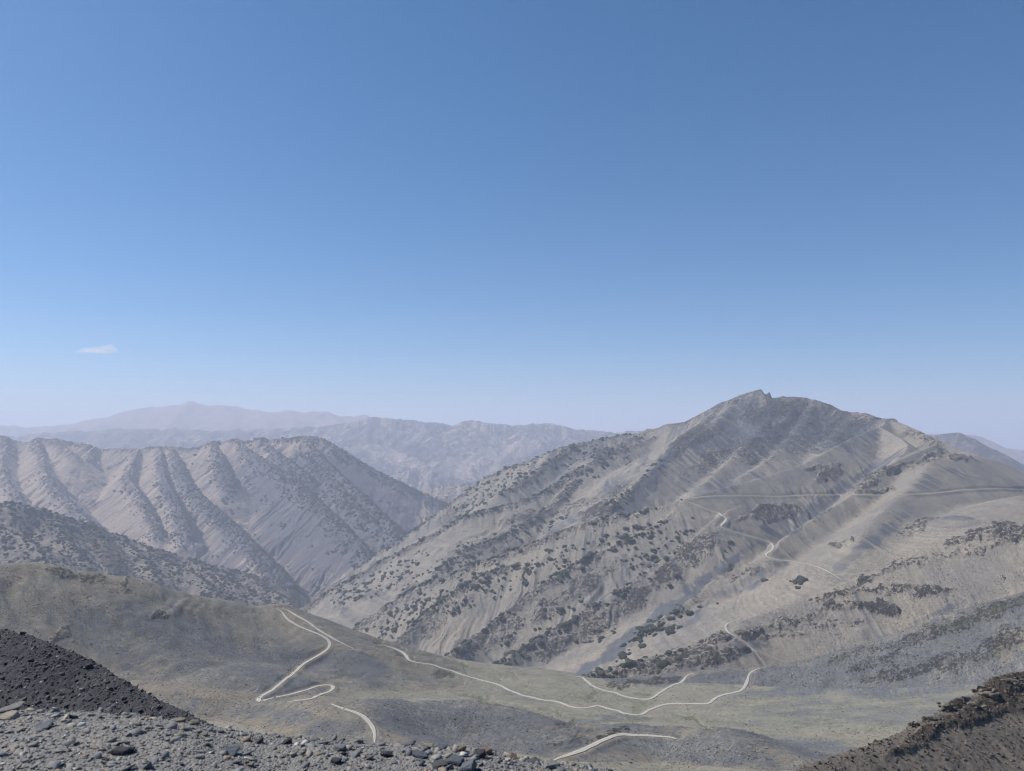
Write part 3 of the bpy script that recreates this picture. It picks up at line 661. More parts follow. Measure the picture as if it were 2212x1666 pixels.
addv('brown', [(250, 1478, 790), (330, 1484, 780), (450, 1503, 770), (518, 1519, 765), (573, 1518, 755), (628, 1513, 745), (672, 1511, 735), (700, 1517, 720), (716, 1522, 700), (750, 1560, 660), (780, 1600, 640)], s=.45, rr=30)
addv('dark', [(800, 1530, 700), (847, 1519, 725), (902, 1520, 735), (956, 1524, 740), (1025, 1523, 745), (1060, 1529, 740), (1088, 1538, 730), (1123, 1552, 715), (1160, 1570, 700), (1203, 1594, 680)], s=.5, rr=25, fl=.15, wl=25)
addv('knoll', [(1200, 1650, 640), (1280, 1612, 690), (1335, 1588, 720), (1367, 1587, 722), (1409, 1589, 720), (1461, 1594, 715), (1485, 1580, 705), (1518, 1578, 700), (1587, 1590, 680), (1628, 1607, 660), (1685, 1640, 640)], s=.48, rr=40, fl=.05)
addv('bank', [(1225, 1612, 790), (1290, 1592, 790), (1340, 1578, 785), (1357, 1586, 770)], s=.3, rr=8)
addv('right', [(2450, 1190, 1050), (2320, 1240, 1090), (2212, 1281, 1130), (2185, 1292, 1140), (2150, 1297, 1150), (2080, 1319, 1170), (2040, 1333, 1180), (2000, 1345, 1190), (1950, 1366, 1200), (1900, 1382, 1210), (1850, 1400, 1220), (1800, 1413, 1230), (1740, 1428, 1245), (1700, 1435, 1255), (1640, 1442, 1270), (1580, 1448, 1280), (1502, 1453, 1285), (1463, 1457, 1285), (1395, 1468, 1275), (1335, 1477, 1265), (1310, 1488, 1250)], s=.46, rr=28, fl=.10, wl=22, n=2)
H, S, D, ID = combine(sh.X, sh.Y, rv, 14)
top = np.where(H > Zb - 2, 1, 0)
Z = smax(H, Zb, 22)
n1 = fbm(sh.X / 110, sh.Y / 110, 5, 101)
n2 = fbm(sh.X / 11, sh.Y / 11, 4, 111, .65, ridged=True)
U0, V0 = PX(sh.X, sh.Y, Z)
uu = U0 + 14 * perlin(U0 / 40, V0 / 22, 50) + 6 * perlin(U0 / 13, V0 / 8, 51)
vv = V0 + 8 * perlin(U0 / 40, V0 / 20, 52) + 4 * perlin(U0 / 12, V0 / 8, 53)
ishill = top * ((ID == 0) | (ID == 1) | (ID == 2)); isright = top * (ID == 7)
VROCK = [(150, 1240, 60, 12, 8, .95), (205, 1250, 40, 9, 12, .9), (270, 1262, 14, 24, -10, .9), (150, 1280, 60, 16, 30, .45), (170, 1320, 60, 40, -50, .5), (245, 1310, 26, 50, 0, .45), (130, 1370, 40, 14, -40, .8), (260, 1400, 40, 24, 20, .45), (345, 1335, 24, 9, -15, .95), (60, 1260, 60, 16, 20, .35), (370, 1280, 60, 14, 15, .3),
         (1310, 1590, 55, 9, -14, .95), (1350, 1580, 22, 5, 10, .9), (1350, 1478, 70, 9, -5, .95), (1430, 1470, 60, 6, -3, .7), (2120, 1330, 100, 20, -20, .62), (2000, 1370, 90, 16, -20, .6), (2180, 1380, 80, 26, -20, .55), (2050, 1430, 110, 18, -10, .55), (1950, 1455, 90, 12, -12, .6), (2150, 1480, 70, 16, -20, .4), (1850, 1410, 80, 10, -15, .45), (1900, 1430, 80, 16, -15, .45), (450, 1520, 70, 16, 10, .3), (1220, 1600, 50, 8, -10, .5)]
rk = np.clip(blobs(uu, vv, VROCK) * .64 + .22 * isright + .12 * n1, 0, 1)
Z = Z + 3.2 * n1 * (ishill + isright * .8 + .25) + (2.6 * n2 + .6) * sstep(.30, .6, rk) + isright * 1.1 * fbm(sh.X / 9, sh.Y / 9, 3, 7)
Z = Z + 1.6 * perlin(sh.X / 60, sh.Y / 25, 77) + .8 * perlin(sh.X / 22, sh.Y / 14, 78)
sh.Z = Z
SH_V = sh
VGREEN = [(1115, 1440, 70, 4, 0, .5), (960, 1425, 90, 7, 17, .75), (850, 1400, 70, 7, 28, .75), (1100, 1462, 40, 4, 5, .55), (960, 1456, 28, 5, 8, .95), (735, 1462, 60, 4, -8, .75), (610, 1505, 60, 5, -8, .6), (660, 1490, 60, 5, -12, .5), (1025, 1508, 50, 6, 8, .75), (1060, 1515, 30, 5, 10, .7), (1390, 1525, 38, 18, -40, .62), (1350, 1500, 50, 6, 20, .6), (1390, 1500, 22, 8, 0, .7), (1270, 1502, 60, 4, -6, .65), (1250, 1512, 90, 3, 3, .6), (1150, 1530, 80, 5, 8, .6), (1240, 1560, 60, 5, -16, .7), (1360, 1555, 70, 5, -2, .6), (1270, 1580, 40, 5, -15, .6), (1220, 1610, 60, 7, -12, .6), (1500, 1560, 50, 6, 25, .8), (1560, 1475, 60, 4, 15, .5), (1480, 1475, 60, 3, 0, .5), (1590, 1560, 60, 4, 8, .5), (1760, 1560, 80, 6, -5, .5), (1650, 1575, 80, 3, 3, .5), (2010, 1588, 90, 8, -4, .95), (2080, 1578, 60, 5, -8, .7), (1900, 1580, 70, 4, 0, .5), (2100, 1340, 110, 12, -20, .6), (2060, 1380, 90, 12, -25, .5), (1780, 1430, 90, 8, -10, .45), (2150, 1420, 80, 12, -20, .4), (2050, 1440, 60, 8, 0, .4)]
vg = blobs(uu, vv, VGREEN)
sh.Z = Z - 1.8 * vg * (1 - isright)
VSLT = [(1900, 1535, 420, 40, 0, .5), (1700, 1520, 300, 18, 0, .4), (1330, 1565, 120, 14, 8, .4), (1080, 1560, 90, 10, 10, .3), (430, 1400, 190, 60, 30, .55), (600, 1440, 120, 60, 10, .6), (760, 1440, 90, 30, 10, .75), (220, 1370, 120, 40, 40, .4), (980, 1570, 130, 40, 5, 1), (850, 1550, 60, 24, 0, .9), (1130, 1590, 70, 30, 20, 1), (1280, 1555, 80, 10, -5, .75), (1370, 1550, 60, 6, 10, .7), (1170, 1512, 80, 5, 5, .6), (1600, 1465, 140, 14, -2, .7), (1800, 1470, 170, 30, -8, .8), (2000, 1480, 190, 30, -8, .75), (1950, 1420, 220, 40, -15, .6), (1700, 1500, 170, 14, 0, .5), (1900, 1530, 200, 24, 0, .45), (1500, 1620, 170, 30, 5, .6), (1780, 1620, 160, 26, 10, .75), (2000, 1620, 200, 16, 0, .5), (640, 1560, 150, 26, 10, .5), (1440, 1470, 100, 14, 0, .6), (1720, 1450, 90, 10, 0, .7), (2180, 1330, 100, 30, -20, .35), (800, 1480, 60, 6, 0, .5), (1460, 1490, 90, 6, -10, .4)]
vs = blobs(U0 + (uu - U0) * .5, V0, VSLT)
olive = blobs(uu, vv, [(60, 1240, 120, 16, 8, .4), (300, 1270, 200, 18, 16, .3), (480, 1310, 120, 14, 16, .35), (40, 1330, 80, 60, 20, .2)])
isk4 = top * (ID == 4); isk3 = top * (ID == 3); isk5 = top * (ID == 5)
vtone = np.clip(.12 + .35 * fbm(sh.X / 70, sh.Y / 45, 5, 133) + .6 * isk4 * sstep(110, 50, D) + .3 * isk3 + .42 * isk5 * sstep(110, 50, D) + .35 * isright + .72 * vs + .25 * ishill + .15 * n1 + .18 * isright - .3 * olive - .4 * blobs(uu, vv, [(50, 1320, 70, 60, 10, .9), (470, 1500, 80, 12, 5, .9), (560, 1570, 90, 26, 5, .8)]), 0, 1)
vgreen = np.clip(vg * .8 + .28 * isright * sstep(-.1, .3, n1) + .12 * fbm(sh.X / 45, sh.Y / 45, 4, 5) + .05, 0, .85)

# roads ---------------------------------------------------------------
ROADS_V = [
    ("dirt road crossing the meadow to the right-hand slope", 5.4, [(818, 1393), (828, 1394), (858, 1404), (877, 1415), (882, 1425), (896, 1431), (929, 1435), (956, 1444), (998, 1457), (1039, 1470), (1071, 1477), (1096, 1489), (1118, 1498), (1135, 1504), (1170, 1511), (1211, 1519), (1244, 1529), (1266, 1529), (1294, 1526), (1326, 1534), (1359, 1542), (1376, 1545), (1389, 1542), (1409, 1531), (1433, 1523), (1463, 1520), (1500, 1520), (1529, 1520), (1545, 1509), (1565, 1500), (1595, 1494), (1608, 1485), (1615, 1470), (1618, 1456), (1628, 1448), (1644, 1443)]),
    ("upper branch of the dirt road round the head of the ravine", 5.0, [(1228, 1460), (1255, 1463), (1266, 1470), (1277, 1479), (1296, 1489), (1326, 1496), (1348, 1504), (1376, 1509), (1395, 1512), (1409, 1508), (1425, 1497), (1444, 1485), (1472, 1474), (1480, 1464), (1488, 1458), (1502, 1454)]),
    ("dirt road over the crest of the olive hill", 4.8, [(773, 1405), (751, 1396), (716, 1377), (696, 1366), (680, 1355), (666, 1344), (639, 1329), (622, 1319), (609, 1314), (598, 1314)]),
    ("dirt road descending the olive hill to a hairpin and looping over the meadow", 5.2, [(598, 1315), (609, 1321), (614, 1330), (625, 1341), (644, 1352), (672, 1364), (694, 1372), (710, 1383), (714, 1393), (707, 1404), (688, 1416), (666, 1429), (650, 1440), (636, 1453), (611, 1472), (587, 1492), (564, 1505), (558, 1511), (565, 1513), (587, 1509), (628, 1500), (655, 1493), (683, 1483), (699, 1480), (716, 1481), (721, 1485), (716, 1492), (696, 1500), (672, 1507), (642, 1513.5), (617, 1517)]),
    ("dirt road crossing the brown knoll", 4.6, [(716, 1521), (737, 1528), (759, 1535), (781, 1545), (795, 1556), (805, 1571), (809, 1585), (809, 1605)]),
    ("dirt road over the grey knoll at the bottom", 6.2, [(1190, 1646), (1200, 1641), (1231, 1631), (1258, 1620), (1288, 1607), (1313, 1594), (1335, 1588.5), (1367, 1588), (1409, 1590), (1436, 1593.5), (1461, 1597)]),
]
paths_v = []
for lab, w, pts in ROADS_V:
    R_ = trace(sh, pts, 4.0); paths_v.append((lab, w, R_))
for lab, w, R_ in paths_v: bench(sh, R_, w * .6, w * 1.9)
for lab, w, R_ in paths_v: pass
cut = sstep(9, 3, sh.roadd)
vtone = np.clip(vtone - .5 * cut, 0, 1); vgreen = vgreen * (1 - cut)
# hide the valley sheet behind the gorge rim
masks = (rk, vgreen, vtone)
mh = np.zeros(sh.X.shape, bool)
hillreg = (ishill > 0)
knollreg = (top * ((ID == 3) | (ID == 4) | (ID == 5)) > 0)
rightreg = (isright > 0)
for nm, reg, mt, lab in [("hill", hillreg, mat_hill, "olive grey hill with a road climbing over it on the left"),
                         ("hill", knollreg, mat_hill, "low brown and grey knolls just beyond the gravel lip"),
                         ("hill", rightreg, mat_hill, "green grey slope descending from the right edge"),
                         ("ground", ~(hillreg | knollreg | rightreg), mat_valley, "pale green grey meadow floor of the valley")]:
    sheet_obj(nm, sh, mt, masks, S, D, keep=reg)["label"] = lab
print("valley", time.time() - T0)

# roads on the massif ---------------------------------------------------
ROADS_R = [
    ("road cut level across the upper right slopes", 5.0, [(1489, 1077), (1536, 1072), (1620, 1071), (1677, 1073), (1738, 1070), (1838, 1069), (1939, 1069), (2023, 1065), (2060, 1061), (2090, 1058), (2150, 1056), (2212, 1057), (2300, 1056)]),
    ("zigzag road descending the scree below the upper road", 7.5, [(1476, 1081), (1509, 1093), (1546, 1107), (1566, 1115), (1570, 1122), (1563, 1130), (1555, 1138.5), (1570, 1143.5), (1603, 1154), (1644, 1165), (1664, 1174), (1671, 1182), (1662, 1192), (1654, 1201), (1677, 1209), (1731, 1216), (1765, 1224), (1795, 1238), (1822, 1256)]),
    ("road bend below the dark outcrops of the lower spur", 5.0, [(1600, 1337), (1587, 1341), (1573, 1348), (1567, 1356), (1573, 1364), (1595, 1377), (1614, 1390), (1628, 1404), (1644, 1423), (1656, 1442)]),
    ("side road dropping behind the green grey slope", 3.6, [(1628, 1404), (1655, 1414), (1685, 1426), (1710, 1436)]),
]
sh = SH_R
paths_r = []
for lab, w, pts in ROADS_R:
    R_ = trace(sh, pts, 6.0); paths_r.append((lab, w, R_))
for lab, w, R_ in paths_r: bench(sh, R_, w * .6, w * 2.2)
cut = sstep(16, 5, sh.roadd)
rk, gr, tn = MR
mt_ = (rk * (1 - .9 * sstep(8, 3, sh.roadd)), gr * (1 - cut), np.clip(tn - .35 * cut, 0, 1))
sheet_obj("mountain", sh, mat_right, mt_, SR, DR)["label"] = "large massif on the right with spurs running down to the gorge"
print("massif", time.time() - T0)

m = NT("pale dirt road")
fa = m.attr("fall").outputs["Vector"]; sx = m.n("ShaderNodeSeparateXYZ"); m.l(fa, sx.inputs[0])
tr = m.math('ABSOLUTE', m.math('SUBTRACT', m.math('ABSOLUTE', sx.outputs[0]), 0.24))
nz = m.noise(m.n("ShaderNodeTexCoord").outputs["Object"], .5, 5, .7)
base = m.mix(m.ss(m.math('ADD', tr, m.math('MULTIPLY', nz, .12)), .10, .22), c3(.56, .53, .465), c3(.40, .375, .32))
base = m.mix(m.ss(nz, .35, .75), base, c3(.40, .38, .33))
ed = m.math('ADD', m.math('ABSOLUTE', sx.outputs[0]), m.math('MULTIPLY', m.math('SUBTRACT', m.noise(m.n("ShaderNodeTexCoord").outputs["Object"], .22, 4, .7), .5), .5))
base = m.mix(m.ss(ed, .34, .46), base, c3(.23, .215, .18))
bs = m.n("ShaderNodeBsdfPrincipled"); m.l(base, bs.inputs["Base Color"]); bs.inputs["Roughness"].default_value = .95
m.l(bs.outputs[0], m.out.inputs[0]); mat_road = m.m
for (lab, w, R_) in paths_v: road_obj(SH_V, R_, w, mat_road, .22, label=lab)
for (lab, w, R_) in paths_r: road_obj(SH_R, R_, w, mat_road, .4, label=lab)

# valley bottom of the gorge, with its track and stream bed
gz = W(740, 1345, 3050)[2]
gx = np.array([[-2600, 2000], [900, 2000], [900, 5200], [-2600, 5200]], float)
gs = Sheet(-0.5, 0.3, 200, 1900, 4300, 160)
gs.Z = np.interp(gs.Y, [1900, 2400, 3050, 3180, 3400, 4300], [-655, -668, gz, gz - 8, gz - 180, gz - 400]) + 3 * fbm(gs.X / 120, gs.Y / 120, 4, 3)
sheet_obj("ground", gs, mat_right, (0 * gs.X, 0 * gs.X, .15 + 0 * gs.X), gs.X, gs.Y)["label"] = "flat gravel floor of the gorge"
for pts in ([(650, 1333), (699, 1335), (759, 1335), (800, 1334)], [(725, 1346), (735, 1351), (751, 1359), (770, 1362), (800, 1366)]):
    try:
        road_obj(gs, trace(gs, pts, 10), 7, mat_road, .6, label="faint track on the gorge floor")
    except Exception as e: print("track", e)

# plain out to the horizon
sh = Sheet(-1.04, 1.04, 160, 3000, 40000, 80)
sh.Z = -1180 + 60 * fbm(sh.X / 3000, sh.Y / 3000, 4, 2) - (sh.Y < 6000) * 60
sheet_obj("ground", sh, mat_far, (.2 + 0 * sh.X, 0 * sh.X, .5 + 0 * sh.X), sh.X / 10, sh.Y / 10)["label"] = "low plain reaching the horizon"

# ------------------------------------------------------------------ near slopes
NL = [(-420, 1290, 92), (-260, 1318, 90), (-120, 1340, 88), (0, 1360, 85), (50, 1370, 83), (100, 1385, 80), (150, 1405, 77), (200, 1428, 74), (250, 1455, 71), (300, 1487, 68), (350, 1512, 65), (400, 1536, 62), (445, 1560, 59), (500, 1592, 56), (560, 1640, 52), (620, 1700, 48)]
SH_NL = sh = Sheet(-1.1, -0.1, 900, 26, 100, 520)
H, S, D, ID = combine(sh.X, sh.Y, [dict(pl=crest(NL, n=2), s=.48, rr=1.5, fl=.1, wl=6)], 2)
def backslope(sh, H, L, g):
    Yc = np.interp(sh.a, [(q[0] - CX) / F for q in L][::1] if L[0][0] < L[-1][0] else [(q[0] - CX) / F for q in L][::-1], [q[2] for q in L] if L[0][0] < L[-1][0] else [q[2] for q in L][::-1])[None, :]
    return H - g * np.maximum(0, sh.Y - Yc - .5)
H = backslope(sh, H, NL, .45)
n1 = fbm(sh.X / 7, sh.Y / 7, 5, 201); n2 = fbm(sh.X / 1.1, sh.Y / 1.1, 4, 202, .6, ridged=True)
sh.Z = H + .5 * n1 * np.clip(D / 3, .5, 1) + .28 * n2
sheet_obj("hill", sh, mat_near, (np.clip(.25 + .5 * n1, 0, 1), 0 * H, np.clip(.5 + .6 * n1, 0, 1)), S, D)["label"] = "dark slate shoulder just left of the camera"

NR = [(2700, 1330, 215), (2450, 1385, 208), (2300, 1420, 200), (2212, 1446, 193), (2175, 1456, 188), (2135, 1463, 182), (2118, 1480, 180), (2100, 1497, 178), (2075, 1502, 175), (2050, 1512, 170), (2010, 1535, 165), (1980, 1549, 160), (1940, 1572, 155), (1900, 1592, 150), (1850, 1610, 145), (1800, 1624, 140), (1740, 1645, 134), (1680, 1668, 126), (1620, 1700, 116), (1560, 1760, 104)]
SH_NR = sh = Sheet(0.1, 1.15, 900, 62, 240, 520)
H, S, D, ID = combine(sh.X, sh.Y, [dict(pl=crest(NR, n=2), s=.62, rr=3, fl=.2, wl=9)], 2)
H = backslope(sh, H, NR, .5)
U0, V0 = PX(sh.X, sh.Y, H)
n1 = fbm(sh.X / 14, sh.Y / 14, 5, 211); n2 = fbm(sh.X / 3.2, sh.Y / 3.2, 5, 212, .62, ridged=True)
uu = U0 + 16 * perlin(U0 / 50, V0 / 30, 60); vv = V0 + 10 * perlin(U0 / 40, V0 / 24, 61)
rk = np.clip(blobs(uu, vv, [(2180, 1480, 80, 40, -20, 1), (2050, 1520, 50, 12, -20, .9), (2120, 1540, 120, 26, -18, .95), (2000, 1585, 70, 16, -22, .85), (1960, 1620, 70, 16, -18, .8), (2200, 1520, 60, 26, -10, .8), (1990, 1550, 24, 8, 0, 1), (1900, 1600, 50, 8, -20, .4)]) * .9 + .15 * n1, 0, 1)
sh.Z = H + .9 * n1 * np.clip(D / 6, .1, 1) + (1.0 * n2 + .1) * sstep(.15, .95, rk) + .15 * fbm(sh.X, sh.Y, 3, 8)
tn = np.clip(sstep(20, 60, D) * .9 + .3 * n1 - .2 * sstep(15, 3, D), 0, 1)
sheet_obj("hill", sh, mat_crag, (rk, .25 * sstep(18, 6, D) * sstep(0, .3, n1), tn), S, D)["label"] = "brown craggy slope in the lower right corner"

# ------------------------------------------------------------------ ground the camera stands on
LIP = [(-1500, 1500), (-600, 1515), (-200, 1522), (0, 1527), (150, 1532), (300, 1538), (400, 1552), (480, 1568), (560, 1580), (640, 1588), (700, 1592), (760, 1597), (850, 1602), (930, 1606), (1000, 1612), (1080, 1622), (1150, 1634), (1250, 1650), (1330, 1660), (1400, 1668), (1500, 1690), (1700, 1740), (2200, 1850), (3600, 1950)]
lu = np.array([p[0] for p in LIP], float); lv = np.array([p[1] for p in LIP], float)
lw = np.array([W(u, v, 1.0) for u, v in zip(lu, lv)]); la = lw[:, 0]; lt = lw[:, 2]
SH_F = sh = Sheet(-1.5, 1.5, 1300, 1.0, 70, 520)
Yc = np.interp(sh.a, la, np.linspace(4.9, 4.3, len(la)))[None, :] + .12 * perlin(sh.a * 6, sh.a * 0, 3)[None, :]
Zc = np.interp(sh.a, la, lt)[None, :] * Yc + 0.02
k = .10
Z = Zc + .05 * (Yc - sh.Y) - .62 * k * np.logaddexp(0, (sh.Y - Yc) / k)
Z += .018 * fbm(sh.X * 2.2, sh.Y * 2.2, 5, 5) + .008 * fbm(sh.X * 14, sh.Y * 14, 3, 6, ridged=True)
sh.Z = Z
m = NT("grey gravel")
co = m.n("ShaderNodeTexCoord").outputs["Object"]
v = m.n("ShaderNodeTexVoronoi"); m.l(co, v.inputs["Vector"]); v.inputs["Scale"].default_value = 70
cr = m.n("ShaderNodeValToRGB"); m.l(v.outputs["Color"], cr.inputs[0])
for i, (pp, c) in enumerate([(0, c3(.13, .13, .14)), (.35, c3(.20, .195, .19)), (.6, c3(.16, .17, .20)), (.8, c3(.26, .24, .21)), (1, c3(.34, .31, .27))]):
    e = cr.color_ramp.elements[0] if i == 0 else (cr.color_ramp.elements[1] if i == 4 else cr.color_ramp.elements.new(pp)); e.position = pp; e.color = c
nz = m.noise(co, 6, 6, .7)
colr = m.mix(m.ss(nz, .35, .65), cr.outputs[0], c3(.19, .185, .18))
bs = m.n("ShaderNodeBsdfPrincipled"); m.l(colr, bs.inputs["Base Color"]); bs.inputs["Roughness"].default_value = .9
bp = m.n("ShaderNodeBump"); bp.inputs["Distance"].default_value = .01; m.l(m.math('ADD', m.math('MULTIPLY', v.outputs["Distance"], -1.0), nz), bp.inputs["Height"]); m.l(bp.outputs[0], bs.inputs["Normal"])
m.l(bs.outputs[0], m.out.inputs[0]); mat_gravel = m.m
sheet_obj("ground", sh, mat_gravel, (0 * sh.X, 0 * sh.X, 0 * sh.X), sh.X, sh.Y)["label"] = "grey gravel lip at the photographer's feet"

# ------------------------------------------------------------------ loose stones
import bmesh
def hull(seed, flat=.26, npt=14, boxy=0.4):
    r = np.random.default_rng(seed)
    P = r.normal(size=(npt, 3)); P /= np.linalg.norm(P, axis=1)[:, None]
    P = np.sign(P) * np.abs(P) ** (1 - boxy * .6)
    P *= np.array([.5, .5 * r.uniform(.5, .85), .5 * flat * r.uniform(.6, 1.3)]) * r.uniform(.8, 1.1, (npt, 1))
    bm = bmesh.new(); vs_ = [bm.verts.new(p) for p in P]
    res = bmesh.ops.convex_hull(bm, input=vs_)
    bmesh.ops.delete(bm, geom=[g for g in set(res['geom_interior'] + res['geom_unused']) if isinstance(g, bmesh.types.BMVert)], context='VERTS')
    bmesh.ops.triangulate(bm, faces=bm.faces[:])
    bm.verts.index_update(); V = np.array([v.co for v in bm.verts]); Fq = np.array([[v.index for v in f.verts] for f in bm.faces]); bm.free()
    return V, Fq
HULLS = [hull(i) for i in range(14)]

def eulermat(yaw, tx, ty):
    cy_, sy_ = np.cos(yaw), np.sin(yaw); cx, sx_ = np.cos(tx), np.sin(tx); c2, s2 = np.cos(ty), np.sin(ty)
    Rz = np.zeros((len(yaw), 3, 3)); Rz[:, 0, 0] = cy_; Rz[:, 0, 1] = -sy_; Rz[:, 1, 0] = sy_; Rz[:, 1, 1] = cy_; Rz[:, 2, 2] = 1
    Rx = np.zeros_like(Rz); Rx[:, 0, 0] = 1; Rx[:, 1, 1] = cx; Rx[:, 1, 2] = -sx_; Rx[:, 2, 1] = sx_; Rx[:, 2, 2] = cx
    Ry = np.zeros_like(Rz); Ry[:, 0, 0] = c2; Ry[:, 0, 2] = s2; Ry[:, 1, 1] = 1; Ry[:, 2, 0] = -s2; Ry[:, 2, 2] = c2
    return Rz @ Rx @ Ry

def scatter(name, shapes, P, size, mat, tilt=.3, squash=None, smooth=False, kind="stuff", label=None, sink=.25):
    n = len(P); r = rng
    Rm_ = eulermat(r.uniform(0, 2 * np.pi, n), r.normal(0, tilt, n), r.normal(0, tilt, n))
    which = r.integers(0, len(shapes), n); Vs, Fs, cs = [], [], []; off = 0
    rc = r.random((n, 3))
    for k_, (bv, bf) in enumerate(shapes):
        idx = np.where(which == k_)[0]
        if not len(idx): continue
        sz = size[idx]
        sc = sz[:, None] * (squash[idx] if squash is not None else np.ones((len(idx), 3)))
        V = np.einsum('nij,nvj->nvi', Rm_[idx], bv[None] * sc[:, None, :]) + P[idx][:, None, :]
        V[:, :, 2] += (sz * (.5 - sink) * .3)[:, None]
        Vs.append(V.reshape(-1, 3)); nv = len(bv)
        Fs.append((bf[None] + (np.arange(len(idx)) * nv)[:, None, None] + off).reshape(-1, 3)); off += nv * len(idx)
        cs.append(np.repeat(rc[idx], nv, 0))
    V = np.concatenate(Vs); Fq = np.concatenate(Fs); c = np.concatenate(cs); c = np.concatenate([c, np.ones((len(c), 1))], 1)
    return mesh_obj(name, V, Fq, mat, smooth, {"pick": ('FLOAT_COLOR', 'POINT', c)}, kind=kind, label=label)

def stone_mat(name, ramp, nscale, bumpd):
    m = NT(name); co = m.n("ShaderNodeTexCoord").outputs["Object"]
    A = m.attr("pick"); sep = m.n("ShaderNodeSeparateColor"); m.l(A.outputs["Color"], sep.inputs[0])
    cr = m.n("ShaderNodeValToRGB"); m.l(sep.outputs[0], cr.inputs[0]); cr.color_ramp.interpolation = 'LINEAR'
    els = cr.color_ramp.elements
    els[0].position, els[0].color = ramp[0]; els[1].position, els[1].color = ramp[-1]
    for pp, c in ramp[1:-1]:
        e = els.new(pp); e.color = c
    nz = m.noise(m.vmul(co, (1, 1, 2.5)), nscale, 6, .7)
    g = m.math('ADD', .62, m.math('MULTIPLY', nz, .45)); g = m.math('MULTIPLY', g, m.math('ADD', .8, m.math('MULTIPLY', sep.outputs[1], .4)))
    cc = m.n("ShaderNodeCombineColor"); [m.l(g, cc.inputs[i]) for i in range(3)]
    bs = m.n("ShaderNodeBsdfPrincipled"); m.l(m.mix(1.0, cr.outputs[0], cc.outputs[0], 'MULTIPLY'), bs.inputs["Base Color"])
    bs.inputs["Roughness"].default_value = .8; bs.inputs["Specular IOR Level"].default_value = .3
    bp = m.n("ShaderNodeBump"); bp.inputs["Distance"].default_value = bumpd; m.l(nz, bp.inputs["Height"]); m.l(bp.outputs[0], bs.inputs["Normal"])
    m.l(bs.outputs[0], m.out.inputs[0]); return m.m

mat_chip = stone_mat("mixed slate chips", [(0, c3(.14, .15, .17)), (.3, c3(.22, .225, .24)), (.55, c3(.29, .285, .275)), (.78, c3(.34, .32, .28)), (.90, c3(.36, .32, .26)), (.94, c3(.33, .22, .15)), (.965, c3(.60, .58, .54)), (1, c3(.70, .69, .66))], 40, .004)
mat_dark = stone_mat("dark slate rubble", [(0, c3(.035, .037, .045)), (.5, c3(.08, .08, .088)), (.85, c3(.14, .137, .137)), (.96, c3(.15, .14, .13)), (1, c3(.3, .3, .3))], 2.5, .03)
mat_brown = stone_mat("brown slope rubble", [(0, c3(.07, .062, .058)), (.5, c3(.13, .115, .10)), (.85, c3(.20, .17, .14)), (.98, c3(.20, .17, .14)), (1, c3(.4, .38, .34))], 1.2, .06)

def sample_sheet(sh, n, y0, y1, a0, a1, prob=None, pw=1.0):
    y = (rng.random(n) * (y1 ** 2 - y0 ** 2) + y0 ** 2) ** .5; a = rng.uniform(a0, a1, n)
    if prob is not None:
        z = sh.height(a * y, y); k_ = rng.random(n) < prob(a * y, y, z); y = y[k_]; a = a[k_]
    x = a * y
    return np.stack([x, y, sh.height(x, y)], 1)

P = sample_sheet(SH_F, 46000, 2.9, 6.2, -.95, .75)
sz = rng.lognormal(math.log(.0155), .45, len(P)); sz = np.clip(sz, .006, .06)
big = fbm(P[:, 0] * 1.2, P[:, 1] * 1.2, 3, 9); sz *= 1 + .5 * np.clip(big, -.5, 1) + .25 * sstep(-1.2, .5, P[:, 0])
scatter("gravel", HULLS, P, sz, mat_chip, tilt=.35, label="mixed grey slate gravel at the bottom of the photo")
P = sample_sheet(SH_F, 1100, 3.2, 5.6, -.9, .6)
scatter("gravel", HULLS, P, rng.uniform(.045, .085, len(P)), mat_chip, tilt=.3, label="larger slate flakes among the gravel")

P = sample_sheet(SH_NL, 30000, 42, 98, -.9, -.2)
scatter("rubble", HULLS, P, np.clip(rng.lognormal(math.log(.22), .5, len(P)), .08, 1.0), mat_dark, tilt=.5, label="dark slate rubble covering the shoulder on the left")
P = sample_sheet(SH_NR, 30000, 95, 225, .28, 1.0)
scatter("rubble", HULLS, P, np.clip(rng.lognormal(math.log(.38), .5, len(P)), .15, 2.0), mat_brown, tilt=.5, label="brown rubble strewn over the slope in the lower right")
mat_bould = stone_mat("scattered boulders", [(0, c3(.06, .06, .065)), (.6, c3(.10, .09, .08)), (.88, c3(.2, .18, .16)), (.93, c3(.6, .58, .55)), (1, c3(.7, .7, .68))], .5, .2)
P = sample_sheet(SH_V, 20000, 600, 1450, -.72, .75)
scatter("boulders", HULLS[:5], P, np.clip(rng.lognormal(math.log(1.05), .45, len(P)), .5, 3.2), mat_bould, tilt=.5, label="small boulders strewn over the meadow and hills")
print("stones", time.time() - T0)

